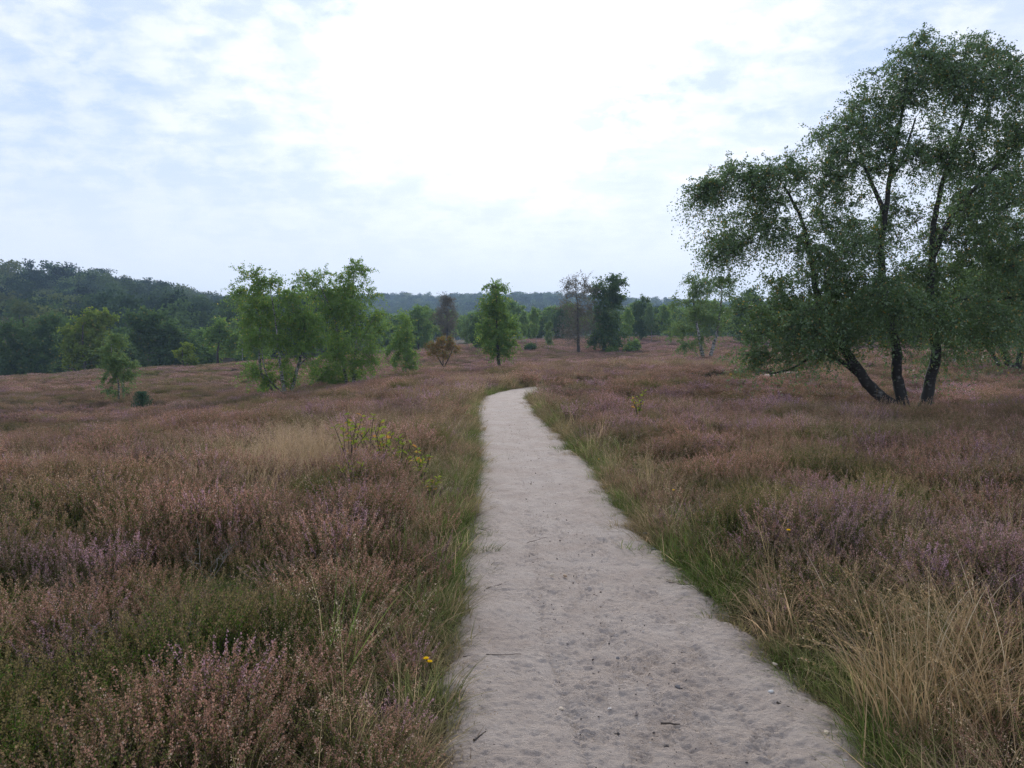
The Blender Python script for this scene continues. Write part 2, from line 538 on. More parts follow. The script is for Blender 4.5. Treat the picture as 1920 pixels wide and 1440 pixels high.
def path_dist(x, y):
    """signed distance outside the path's edge (negative on the sand)"""
    x, y = np.asarray(x, float).ravel(), np.asarray(y, float).ravel()
    best = np.full(len(x), 1e9)
    for i in range(len(PC) - 1):
        a, b = PC[i], PC[i + 1]
        ab = b - a
        t = np.clip(((x - a[0]) * ab[0] + (y - a[1]) * ab[1]) / (ab @ ab), 0, 1)
        d = np.hypot(x - a[0] - t * ab[0], y - a[1] - t * ab[1]) - (PW[i] + t * (PW[i + 1] - PW[i]))
        best = np.minimum(best, d)
    return best


def edge_noise(x, y):
    return (fbm(x * 1.3 + 5, y * 0.9, 31, 3) - .5) * 0.20 + (fbm(x * 6, y * 6, 33, 3) - .5) * 0.16


def H(x, y, detail=True):
    x, y = np.asarray(x, float), np.asarray(y, float)
    sh = x.shape
    x, y = x.ravel(), y.ravel()
    xc, yc = np.clip(x, -150, 150), np.clip(y, -130, 210)
    p = np.column_stack([xc, yc]) / _S
    z = _W[-3] + p @ _W[-2:]
    for i in range(0, len(x), 40000):
        q = p[i:i + 40000]
        z[i:i + 40000] += _tps(((q[:, None] - _P[None]) ** 2).sum(-1)) @ _W[:-3]
    # wooded hill beyond the valley on the left, and the far ridge
    hx, hy = x + 178, y - 290
    z += 19.3 * np.exp(-(np.clip(hx, 0, None) / 62) ** 2 - (np.clip(-hx, 0, None) / 260) ** 2) * np.exp(-(np.clip(-hy, 0, None) / 92) ** 2 - (np.clip(hy, 0, None) / 200) ** 2)
    rd = 37 - 0.026 * (x + 150) + 7 * (fbm(x / 170, y / 900, 61, 3) - .5) * 2
    z += np.clip(rd, 8, 70) * sstep(420, 880, y - 0.12 * np.abs(x))
    if detail:
        dist = path_dist(x, y)
        off = sstep(0.0, 0.7, dist)
        z += off * (0.11 + 0.20 * (fbm(x / 2.3, y / 2.3, 5, 3) - .5) + 0.25 * sstep(1.5, 5, dist) * (fbm(x / 7, y / 7, 9, 2) - .5))
    return z.reshape(sh)


def Hp(x, y):
    return float(H(np.array([x]), np.array([y]))[0])


def build_ground():
    s = np.linspace(-1, 1, 261)
    X = np.sign(s) * (14 * np.abs(s) + 1286 * np.abs(s) ** 4.2)
    t = np.linspace(0, 1, 330)
    Y = -30 + 52 * t + 1278 * t ** 4.0
    gx, gy = np.meshgrid(X, Y)
    dd = path_dist(gx, gy).reshape(gx.shape) + edge_noise(gx, gy)
    z = H(gx, gy) - 0.09 * (1 - sstep(-0.20, 0.12, dd))
    V = np.stack([gx, gy, z], -1).reshape(-1, 3)
    nx, ny = len(X), len(Y)
    i, j = np.meshgrid(np.arange(ny - 1), np.arange(nx - 1), indexing='ij')
    a = (i * nx + j).ravel()
    Fq = np.column_stack([a, a + 1, a + nx + 1, a + nx])
    me = mesh_np('heath_ground', V, [Fq], [M['ground']], smooth=True)
    add('heath_ground', me, label='gently rolling heath ground with dark litter under the heather', cat='ground', kind='structure')


build_ground()

# footprints trodden into the sand: (x, y, heading, length, width, tread pitch)
FOOT = []
r_ = np.random.default_rng(21)
for _ in range(260):
    yy = 2.0 + 12 * r_.random() ** 1.5
    cx = np.interp(yy, PC[:90, 1], PC[:90, 0])
    FOOT.append((cx + r_.normal(0, .30), yy, r_.normal(0, .28) + (math.pi if r_.random() < .4 else 0), r_.uniform(.25, .31), r_.uniform(.085, .11), r_.uniform(.014, .024), r_.uniform(.35, 1.0)))


def sand_relief(x, y):
    z = (fbm(x * 3.2, y * 3.2, 41, 3) - .5) * 0.020 + (fbm(x * 11, y * 11, 43, 3) - .5) * 0.010 + (fbm(x * 38, y * 38, 44, 2) - .5) * 0.010
    for fx, fy, a, ln, wd, pit, st in FOOT:
        m = (np.abs(x - fx) < .2) & (np.abs(y - fy) < .2)
        if not m.any():
            continue
        dx, dy = x[m] - fx, y[m] - fy
        u = dx * math.sin(a) + dy * math.cos(a)
        v = dx * math.cos(a) - dy * math.sin(a)
        w = wd * .5 * (1 - 0.22 * np.cos(u / ln * 2 * math.pi * 1.2 + .6))
        e = (u / (ln * .5)) ** 4 + (v / w) ** 4
        ins = np.clip(1.25 - e, 0, 1)
        tread = np.sin(2 * math.pi * (u + 0.25 * np.abs(v)) / pit)
        z[m] += st * (ins * (-0.0022 + 0.0030 * tread) + 0.003 * np.clip(1 - np.abs(e - 1.5), 0, 1))
    # two bicycle tracks
    for off, ph in ((0.10, 0.3), (-0.23, 2.0), (0.42, 4.1)):
        cx = np.interp(y, PC[:90, 1], PC[:90, 0]) + off + 0.07 * np.sin(y * 0.8 + ph)
        q = (x - cx) / 0.024
        z += np.exp(-q ** 2) * (-0.006 + 0.0025 * np.sin(y * 2 * math.pi / 0.03 + np.sign(q) * 2))
    return z * 1.6


def build_path():
    # rows along the path, dense near the walker
    seg = np.hypot(*np.diff(PC, axis=0).T)
    S = np.concatenate([[0], np.cumsum(seg)])
    s0 = np.interp(-3, PC[:90, 1], S[:90])
    rows, s = [], s0
    while s < S[-1] - 30:
        y = np.interp(s, S, PC[:, 1])
        rows.append(s)
        d = max(y, 0)
        s += 0.05 if y < 2.0 else min(0.0066 * (max(d, 2.6) / 2.6) ** 1.35, 0.35)
    rows = np.array(rows)
    cx, cy_, w = (np.interp(rows, S, a) for a in (PC[:, 0], PC[:, 1], PW))
    tx, ty = np.gradient(cx, rows), np.gradient(cy_, rows)
    ln = np.hypot(tx, ty)
    nxv, nyv = ty / ln, -tx / ln
    parts_V, parts_F, parts_E, n0 = [], [], [], 0
    cuts = [(0, np.searchsorted(cy_[:np.argmax(rows > s0 + 14)] if (rows > s0 + 14).any() else cy_, 7.0), 290)]
    i1 = cuts[0][1]
    cuts += [(i1 - 1, np.searchsorted(rows, rows[i1] + 7), 150)]
    cuts += [(cuts[1][1] - 1, len(rows), 60)]
    for a, b, nu in cuts:
        u = np.linspace(-1, 1, nu)
        ext = 0.30
        off = u[None] * (w[a:b, None] + ext)
        x = cx[a:b, None] + nxv[a:b, None] * off
        y = cy_[a:b, None] + nyv[a:b, None] * off
        sdist = np.abs(off) - w[a:b, None] + edge_noise(x, y)
        drop = sstep(-0.10, 0.16, sdist)
        z = H(x, y) + 0.016 + sand_relief(x.ravel().copy(), y.ravel().copy()).reshape(x.shape) * (1 - 0.5 * drop) - 0.012 * np.cos(np.clip(off / w[a:b, None], -1, 1) * math.pi) * 0.8 - 0.085 * drop
        V = np.stack([x, y, z], -1).reshape(-1, 3)
        i, j = np.meshgrid(np.arange(b - a - 1), np.arange(nu - 1), indexing='ij')
        q = (i * nu + j).ravel() + n0
        parts_F.append(np.column_stack([q, q + nu, q + nu + 1, q + 1]))
        parts_V.append(V)
        parts_E.append(sstep(-0.22, 0.05, sdist).ravel())
        n0 += len(V)
    me = mesh_np('sandy_path', np.concatenate(parts_V), [np.concatenate(parts_F)[:, ::-1]], [M['sand']], smooth=True,
                 attrs={'edge': ('POINT', 'FLOAT', np.concatenate(parts_E))})
    add('sandy_path', me, label='pale trodden sandy footpath winding away through the heather', cat='path', kind='structure')


build_path()


def sand_strip(name, pts, w, label):
    c = catmull(np.array(pts), 8)
    t = np.gradient(c, axis=0)
    n = unit(np.column_stack([t[:, 1], -t[:, 0]]))
    u = np.linspace(-1, 1, 7)
    wv = w * (0.75 + .5 * fbm(np.arange(len(c)) * .6, np.zeros(len(c)), 71))
    x = c[:, 0:1] + n[:, 0:1] * u * wv[:, None]
    y = c[:, 1:2] + n[:, 1:2] * u * wv[:, None]
    z = H(x, y) + 0.22 - 0.35 * np.abs(u)[None] ** 4
    k = len(u)
    i, j = np.meshgrid(np.arange(len(c) - 1), np.arange(k - 1), indexing='ij')
    q = (i * k + j).ravel()
    me = mesh_np(name, np.stack([x, y, z], -1).reshape(-1, 3), [np.column_stack([q, q + 1, q + k + 1, q + k])], [M['sand']], smooth=True,
                 attrs={'edge': ('POINT', 'FLOAT', np.zeros(x.size))})
    add(name, me, label=label, cat='track', kind='structure')


pA = [PX(x, 681, 88)[:2] for x in (405, 420, 438, 458)]
sand_strip('sand_track', pA, 1.6, 'short pale strip of sand track beside the wood across the valley')

# ------------------------------------------------------------------ plants: prototypes scattered over the heath
PROTO = {}


def proto(kind, me):
    c = PROTO.setdefault(kind, bpy.data.collections.new('proto_' + kind))
    o = bpy.data.objects.new('%s_%02d' % (kind, len(c.objects)), me)
    c.objects.link(o)


def heather_tuft(seed, stems, rad, h, nf, fs, nl, ls, sw, flower_from=0.5, spread=0.55):
    """upright sprigs with flower bells along the upper half and scale leaves below"""
    r = np.random.default_rng(seed)
    n = stems
    a = r.uniform(0, 2 * math.pi, n)
    rr = rad * np.sqrt(r.random(n))
    base = np.column_stack([np.cos(a) * rr * .55, np.sin(a) * rr * .55, np.zeros(n)])
    hh = h * r.uniform(0.62, 1.12, n) * (1 - 0.25 * (rr / rad) ** 2)
    lean = spread * (rr / rad)[:, None] * np.column_stack([np.cos(a), np.sin(a)]) + r.normal(0, .13, (n, 2))

    def pos(i, t):
        xy = base[i, :2] + lean[i] * (hh[i] * (t * 0.65 + 0.35 * t * t))[:, None]
        return np.column_stack([xy, hh[i] * t * (1 - 0.08 * t)])
    Vs, Fs, mi, n0 = [], [], [], 0
    # stems, three sided
    T = np.linspace(0, 1, 4)
    for i in range(n):
        V, Fq = tube(pos(np.full(4, i), T), sw * np.array((1.2, .9, .7, .35)), 3)
        Vs.append(V)
        Fs.append(Fq + n0)
        mi.append(np.zeros(len(Fq)))
        n0 += len(V)
    # side shoots: bells and leaves ring the sprigs
    i = np.repeat(np.arange(n), nf)
    t = flower_from + (1 - flower_from) * r.random(n * nf) ** 0.85
    P = pos(i, t) + r.normal(0, 1, (n * nf, 3)) * fs * 0.85 * (1.25 - .7 * t)[:, None]
    V, Fq = leaf_quads(P, fs, r, 0.85)
    Vs.append(V); Fs.append(Fq + n0); mi.append(np.full(len(Fq), 2)); n0 += len(V)
    i = np.repeat(np.arange(n), nl)
    t = 0.12 + 0.70 * r.random(n * nl)
    P = pos(i, t) + r.normal(0, 1, (n * nl, 3)) * ls * 0.95
    V, Fq = leaf_quads(P, ls, r, 0.5, 0.8)
    Vs.append(V); Fs.append(Fq + n0); mi.append(np.full(len(Fq), 1)); n0 += len(V)
    Fq = np.concatenate(Fs)
    return mesh_np('heather', np.concatenate(Vs), [Fq], [M['hstem'], M['hleaf'], M['flower']], np.concatenate(mi),
                   {'rnd': ('FACE', 'FLOAT', r.random(len(Fq)))})


def blades(r, n, rad, h, w, lean, curl, seg=4, hv=(.5, 1.15)):
    a = r.uniform(0, 2 * math.pi, n)
    rr = rad * np.sqrt(r.random(n))
    b0 = np.column_stack([np.cos(a) * rr, np.sin(a) * rr, np.zeros(n)])
    az = a + r.normal(0, .9, n)
    d = np.column_stack([np.cos(az), np.sin(az), np.zeros(n)])
    hh = h * r.uniform(hv[0], hv[1], n)
    le = np.abs(r.normal(lean, lean * .5, n))
    cu = np.abs(r.normal(curl, curl * .5, n))
    t = np.linspace(0, 1, seg + 1)
    fz = (t[None] - 0.35 * np.clip(cu, 0, 1.6)[:, None] * t[None] ** 3)
    fx = le[:, None] * t[None] + cu[:, None] * t[None] ** 2.4 * .8
    C = b0[:, None] + d[:, None] * (fx * hh[:, None])[..., None] + np.array((0, 0, 1.0)) * (fz * hh[:, None])[..., None]
    sdv = np.column_stack([-np.sin(az + r.normal(0, .8, n)), np.cos(az), np.zeros(n)])
    ww = w * r.uniform(.7, 1.2, n)[:, None] * (1 - t[None] ** 2 * .9)
    A = C + sdv[:, None] * ww[..., None]
    B = C - sdv[:, None] * ww[..., None]
    V = np.stack([A, B], 2).reshape(-1, 3)
    k = (seg + 1) * 2
    s = np.arange(seg) * 2
    f = np.column_stack([s, s + 1, s + 3, s + 2])
    Fq = (np.arange(n)[:, None, None] * k + f[None]).reshape(-1, 4)
    fr = np.repeat(r.random(n), seg)
    return V, Fq, fr, C


def grass_tuft(seed, n, rad, h, w, lean, curl, mat, plume=0, plume_mat=None, ps=0.006):
    r = np.random.default_rng(seed)
    V, Fq, fr, C = blades(r, n, rad, h, w, lean, curl)
    mi = np.zeros(len(Fq))
    if plume:
        m = max(3, int(n * .45))
        i = np.repeat(np.arange(m), plume)
        t = r.uniform(0.72, 1.02, len(i))
        a, b = C[i, -2], C[i, -1]
        P = a + (b - a) * ((t - .75) / .25)[:, None] + r.normal(0, 1, (len(i), 3)) * ps * 2.4
        V2, F2 = leaf_quads(P, ps * 2, r, .45)
        Fq = np.concatenate([Fq, F2 + len(V)])
        V = np.concatenate([V, V2])
        mi = np.concatenate([mi, np.ones(len(F2))])
        fr = np.concatenate([fr, r.random(len(F2))])
    return mesh_np('grass', V, [Fq], [mat] + ([plume_mat] if plume_mat else []), mi, {'rnd': ('FACE', 'FLOAT', fr)})


for s in range(7):
    proto('heather_near', heather_tuft(100 + s, 26, 0.17, 0.34, 50, 0.0070, 70, 0.0098, 0.0016, 0.55))
for s in range(5):
    proto('heather_mid', heather_tuft(200 + s, 46, 0.34, 0.36, 20, 0.017, 14, 0.021, 0.0028, 0.42, 0.6))
for s in range(5):
    proto('heather_far', heather_tuft(300 + s, 90, 0.85, 0.40, 12, 0.042, 6, 0.055, 0.005, 0.35, 0.5))
for s in range(5):
    proto('grass_green', grass_tuft(400 + s, 55, 0.09, 0.20, 0.0018, .45, .6, M['grass']))
for s in range(5):
    proto('grass_plume', grass_tuft(500 + s, 34, 0.10, 0.46, 0.0014, .32, .35, M['grass'], 26, M['plume'], 0.0036))
for s in range(4):
    proto('grass_straw', grass_tuft(600 + s, 60, 0.16, 0.42, 0.0022, .42, .5, M['straw'], 10, M['plume'], 0.0042))
for s in range(3):
    proto('grass_far', grass_tuft(700 + s, 70, 0.45, 0.46, 0.008, .5, .5, M['straw']))
for s in range(3):
    proto('grass_short', grass_tuft(800 + s, 60, 0.10, 0.075, 0.0016, .8, .7, M['grass']))


def gn_scatter(name, kind, P, rot, scl, tint, label, cat):
    n = len(P)
    c = PROTO[kind]
    idx = rng.integers(0, len(c.objects), n)
    me = mesh_np(name, P, [], attrs={'rot': ('POINT', 'FLOAT_VECTOR', rot), 'scl': ('POINT', 'FLOAT_VECTOR', scl), 'idx': ('POINT', 'INT', idx),
                                     'tint': ('POINT', 'FLOAT_COLOR', np.column_stack([tint, np.ones(n)]))})
    o = add(name, me, label=label, cat=cat, kind='stuff')
    ng = bpy.data.node_groups.new('scatter_' + name, 'GeometryNodeTree')
    ng.interface.new_socket('Geometry', in_out='INPUT', socket_type='NodeSocketGeometry')
    ng.interface.new_socket('Geometry', in_out='OUTPUT', socket_type='NodeSocketGeometry')
    gi, go = ng.nodes.new('NodeGroupInput'), ng.nodes.new('NodeGroupOutput')
    iop = ng.nodes.new('GeometryNodeInstanceOnPoints')
    ci = ng.nodes.new('GeometryNodeCollectionInfo')
    ci.inputs['Collection'].default_value = c
    ci.inputs['Separate Children'].default_value = True
    ci.inputs['Reset Children'].default_value = True
    iop.inputs['Pick Instance'].default_value = True

    def na(nm, typ):
        q = ng.nodes.new('GeometryNodeInputNamedAttribute')
        q.data_type = typ
        q.inputs['Name'].default_value = nm
        return q.outputs['Attribute']
    e2r = ng.nodes.new('FunctionNodeEulerToRotation')
    ng.links.new(na('rot', 'FLOAT_VECTOR'), e2r.inputs[0])
    ng.links.new(gi.outputs[0], iop.inputs['Points'])
    ng.links.new(ci.outputs[0], iop.inputs['Instance'])
    ng.links.new(na('idx', 'INT'), iop.inputs['Instance Index'])
    ng.links.new(e2r.outputs[0], iop.inputs['Rotation'])
    ng.links.new(na('scl', 'FLOAT_VECTOR'), iop.inputs['Scale'])
    ng.links.new(iop.outputs[0], go.inputs[0])
    md = o.modifiers.new('scatter', 'NODES')
    md.node_group = ng
    return o


def jgrid(x0, x1, y0, y1, step, r):
    gx, gy = np.meshgrid(np.arange(x0, x1, step), np.arange(y0, y1, step))
    x = gx.ravel() + r.uniform(-.5, .5, gx.size) * step
    y = gy.ravel() + r.uniform(-.5, .5, gx.size) * step
    return x, y


def fan(x, y, m=2.5, k=0.82):
    """the ground the walker overlooks, with a margin to step aside"""
    return np.abs(x) < np.abs(y) * k + m


def cells(x, y, size, seed):
    """nearest heather cushion: 0 at its heart, 1 at its rim, and a number of its own"""
    u, v = x / size, y / size
    iu, iv = np.floor(u), np.floor(v)
    b1, b2, idn = np.full(len(x), 9.), np.full(len(x), 9.), np.zeros(len(x))
    for di in (-1, 0, 1):
        for dj in (-1, 0, 1):
            a, b = iu + di, iv + dj
            d = np.hypot(u - a - hash2(a, b, seed), v - b - hash2(a, b, seed + 1))
            m = d < b1
            b2 = np.where(m, b1, np.minimum(b2, d))
            idn = np.where(m, hash2(a, b, seed + 2), idn)
            b1 = np.where(m, d, b1)
    return b1 / (b2 + 1e-6), idn


def cushion(x, y, size, seed, t):
    """height factor and tint of the cushions; the rims are lower and greener"""
    q, c = cells(x + .25 * (fbm(x * 2, y * 2, 141, 2) - .5), y, size, seed)
    rim = sstep(.55, 1.0, q)
    h = (1.18 - .62 * q ** 2.2) * (.78 + .5 * ((c * 7.3) % 1.0))
    pm = np.clip(t[:, 0] * (.5 + .8 * ((c * 13.7) % 1.0)), 0, 1)
    u = hash2(np.floor(x * 97), np.floor(y * 89), 163)
    t[:, 0] = np.where(u < .05 + .50 * pm, .55 + .4 * pm, .04 + .40 * pm)     # sprigs still in flower mix with faded ones
    t[:, 1] = np.clip(t[:, 1] * .7 + .45 * rim + .75 * (((c * 29.1) % 1.0) > .87), 0, 1)
    t[:, 2] = np.clip(.25 + .55 * ((c * 41.3) % 1.0) + (t[:, 2] - .5) * .6 - .15 * rim, 0, 1)
    return h, t, q


def tint_of(x, y, r):
    """mauve share, green share, brightness: patches that belong to the plants"""
    mv = sstep(0.46, 0.70, fbm(x / 2.6 + 3, y / 2.6, 81, 4)) * (0.55 + 0.45 * sstep(-1, 3, x))
    mv = np.maximum(mv * .65, 0.72 * sstep(0.60, 0.74, fbm(x / 0.9, y / 0.9, 85, 2)))
    far = sstep(18, 45, y)
    mv = mv * (1 - far) + far * (0.10 + 0.18 * sstep(.4, .65, fbm(x / 14, y / 8, 87, 3)))
    gn = sstep(0.50, 0.72, fbm(x / 1.7 + 9, y / 1.7, 91, 4)) * .75
    gn = np.clip(gn + 0.35 * sstep(0.5, .62, fbm(x / 9, y / 6, 93, 2)) * sstep(-6, -12, x) * sstep(10, 25, y), 0, 1)
    br = fbm(x / 1.2, y / 1.2, 95, 3) * .6 + r.random(len(x)) * .4
    return np.column_stack([np.clip(.07 + mv * r.uniform(.2, 1.5, len(x)) + r.normal(0, .08, len(x)), 0, 1), np.clip(gn + r.normal(0, .10, len(x)), 0, 1), np.clip(br, 0, 1)])


def finish(x, y, r, sc, tilt=.12, sink=0.02):
    n = len(x)
    z = H(x, y) - sink
    P = np.column_stack([x, y, z])
    rot = np.column_stack([r.normal(0, tilt, n), r.normal(0, tilt, n), r.uniform(0, 6.283, n)])
    return P, rot, sc


def bare(x, y):
    """gaps between the tussocks"""
    return fbm(x / 0.55, y / 0.55, 101, 2) > 0.74


def plant_heather():
    r = np.random.default_rng(11)
    x, y = jgrid(-15, 15, -1.5, 15.5, 0.145, r)
    d = path_dist(x, y) + edge_noise(x, y)
    ramp = 0.03 + 0.27 * fbm(x * .8, y * .8, 111, 2)
    tus = fbm(x / 1.1, y / 1.1, 103, 3)
    k = fan(x, y) & (d > ramp) & ~bare(x, y) & (np.hypot(x, y) > 0.9) & (y < 15 + r.normal(0, .8, len(x)))
    x, y, d, tus = x[k], y[k], d[k], tus[k]
    hs = (0.70 + 0.85 * (tus - .25)) * (0.55 + 0.45 * sstep(0.15, 1.1, d)) * r.uniform(.8, 1.2, len(x))
    for side, nm, lb in ((-1, 'heather_bank', 'faded brown and mauve heather tussocks left of the sandy path'), (1, 'heather_bank', 'purple flecked heather tussocks right of the sandy path')):
        cx = np.interp(y, PC[:90, 1], PC[:90, 0])
        q = (x - cx) * side > 0
        ch, tt, _ = cushion(x[q], y[q], .78, 151, tint_of(x[q], y[q], r))
        hh = hs[q] * ch
        P, rot, sc = finish(x[q], y[q], r, np.column_stack([hh * .45 + .55, hh * .45 + .55, hh + .12]))
        gn_scatter(nm, 'heather_near', P, rot, sc, tt, lb, 'heather')
    x, y = jgrid(-50, 50, 14.2, 52, 0.40, r)
    d = path_dist(x, y) + edge_noise(x, y)
    tus = fbm(x / 1.5, y / 1.5, 103, 3)
    k = fan(x, y, 4) & (d > 0.35) & ~bare(x * .5, y * .5)
    x, y, tus = x[k], y[k], tus[k]
    hs = (0.62 + 0.95 * (tus - .25)) * r.uniform(.75, 1.2, len(x))
    ch, tt, _ = cushion(x, y, 1.25, 153, tint_of(x, y, r))
    hs = hs * ch * (1 - .78 * np.exp(-(((x - 10.2) / 2.6) ** 2 + ((y - 18.2) / 2.2) ** 2)))
    P, rot, sc = finish(x, y, r, np.column_stack([hs * .4 + .66, hs * .4 + .66, hs + .1]))
    gn_scatter('heather_field', 'heather_mid', P, rot, sc, tt, 'brown heather covering the slopes beyond the bend of the path', 'heather')
    x, y = jgrid(-130, 130, 50, 150, 0.95, r)
    k = fan(x, y, 8, .85)
    x, y = x[k], y[k]
    hs = (0.60 + 1.1 * (fbm(x / 4, y / 4, 105, 3) - .25)) * r.uniform(.7, 1.25, len(x))
    P, rot, sc = finish(x, y, r, np.column_stack([hs * .4 + .7, hs * .4 + .7, hs + .1]))
    gn_scatter('heather_field', 'heather_far', P, rot, sc, tint_of(x, y, r), 'reddish brown heather plain reaching the far tree line', 'heather')


plant_heather()


def plant_grass():
    r = np.random.default_rng(12)
    # short turf and longer grass along both edges of the sand
    x, y = jgrid(-14, 14, -1.5, 27, 0.062, r)
    k = fan(x, y) & (np.hypot(x, y) > .7)
    x, y = x[k], y[k]
    d = path_dist(x, y) + edge_noise(x, y)
    k = (d > -0.16) & (d < 0.75)
    x, y, d = x[k], y[k], d[k]
    dry = sstep(0.42, 0.62, fbm(x / 0.8, y / 0.8, 121, 3))
    near = (y < 15) | (r.random(len(x)) < .4)
    for kind, lo, hi, pr, nm, lb, s0 in (
            ('grass_short', -.16, .20, .8, 'verge_turf', 'short green turf fringing both edges of the path', 1.0),
            ('grass_green', .04, .30, .30, 'verge_grass', 'longer green grass leaning over the path edges', 1.0),
            ('grass_plume', .16, .55, .05, 'seeding_grass', 'pale seeding grass between the verge and the heather', .85)):
        q = (d > lo) & (d < hi) & near & (r.random(len(x)) < pr * (0.35 + .65 * fbm(x * 1.4, y * 1.4, 125, 2) * 1.6) * np.where(d < -.02, .16, 1.0))
        n = q.sum()
        sc = s0 * r.uniform(.6, 1.2, n) * (1 + 0.02 * y[q])
        P, rot, scl = finish(x[q], y[q], r, np.column_stack([sc, sc, sc * (.75 + .5 * r.random(n))]), .15, .012)
        t = np.column_stack([np.clip(dry[q] * (.85 if kind == 'grass_plume' else .7) + r.normal(0, .15, n), 0, 1), np.zeros(n), r.random(n)])
        gn_scatter(nm, kind, P, rot, scl, t, lb, 'grass')
    # mossy turf in the gaps between the heather tussocks
    xm, ym = jgrid(-8, 8, -1, 12, 0.10, r)
    k = fan(xm, ym) & (path_dist(xm, ym) > .4) & (np.hypot(xm, ym) > .9) & (fbm(xm / 0.55, ym / 0.55, 101, 2) > .66)
    xm, ym = xm[k], ym[k]
    n = len(xm)
    sc = r.uniform(.8, 1.5, n)
    P, rot, scl = finish(xm, ym, r, np.column_stack([sc, sc, sc * 1.2]), .1, .005)
    gn_scatter('moss_turf', 'grass_short', P, rot, scl, np.column_stack([r.uniform(0, .45, n), np.zeros(n), r.random(n) * .6]), 'dark mossy turf in the gaps between the heather tussocks', 'moss')
    # fine grass threading the heather
    x, y = jgrid(-15, 15, -1, 16, 0.24, r)
    d = path_dist(x, y)
    g = fbm(x / 1.9, y / 1.9, 131, 3)
    fluff = np.exp(-(((x + 3.1) / 1.6) ** 2 + ((y - 10.5) / 2.2) ** 2))
    right = np.exp(-(((x - 1.9) / .9) ** 2 + ((y - 5.0) / 2.2) ** 2))
    k = fan(x, y) & (d > .3) & (np.hypot(x, y) > 1.0) & (r.random(len(x)) < 0.40 * sstep(.46, .68, g) + .7 * fluff + .35 * right + .04)
    x, y = x[k], y[k]
    n = len(x)
    sc = r.uniform(.65, 1.15, n)
    P, rot, scl = finish(x, y, r, np.column_stack([sc, sc, sc]), .14)
    gn_scatter('wispy_grass', 'grass_plume', P, rot, scl, np.column_stack([r.uniform(.35, 1, n), np.zeros(n), r.random(n)]), 'wispy bent grass threading through the heather', 'grass')
    # pale fluffy patch of seeding grass left of the young oaks
    xf, yf = jgrid(-4.6, -.9, 7.0, 11.5, 0.15, r)
    k = (path_dist(xf, yf) > .5) & (r.random(len(xf)) < .9 * np.exp(-(((xf + 2.55) / .75) ** 2 + ((yf - 9.0) / 1.1) ** 2)))
    xf, yf = xf[k], yf[k]
    n = len(xf)
    sc = r.uniform(.95, 1.3, n)
    P, rot, scl = finish(xf, yf, r, np.column_stack([sc, sc, sc]), .12)
    gn_scatter('pale_grass', 'grass_plume', P, rot, scl, np.column_stack([r.uniform(.75, 1, n), np.zeros(n), r.uniform(.6, 1, n)]), 'pale fluffy patch of seeding grass left of the young oaks', 'grass')
    # straw coloured moor grass in drifts: beside the bend and across the right
    x, y = jgrid(-6, 3, 10, 34, 0.26, r)
    d = path_dist(x, y)
    k = (d > .25) & (x < np.interp(y, PC[:90, 1], PC[:90, 0]) + (y > 26) * 3) & (r.random(len(x)) < .40 * sstep(.40, .60, fbm(x / 1.6, y / 1.6, 135, 3)) * np.exp(-(d / 2.2) ** 2))
    x1, y1 = x[k], y[k]
    x, y = jgrid(1.5, 34, 30, 47, 0.42, r)
    d = path_dist(x, y)
    k = (d > .2) & (r.random(len(x)) < .75 * sstep(.40, .58, fbm(x / 3, y / 2, 137, 3)) * np.exp(-((y - 39) / 5) ** 2))
    x2, y2 = x[k], y[k]
    x, y = np.concatenate([x1, x2]), np.concatenate([y1, y2])
    n = len(x)
    sc = r.uniform(.6, 1.1, n) * (1 + .012 * y)
    P, rot, scl = finish(x, y, r, np.column_stack([sc * 1.3, sc * 1.3, sc * .9]), .12)
    gn_scatter('moor_grass', 'grass_straw', P, rot, scl, np.column_stack([r.random(n), np.zeros(n), r.random(n)]), 'drifts of straw coloured moor grass near the bend and across the heath', 'grass')


plant_grass()

# ------------------------------------------------------------------ trees


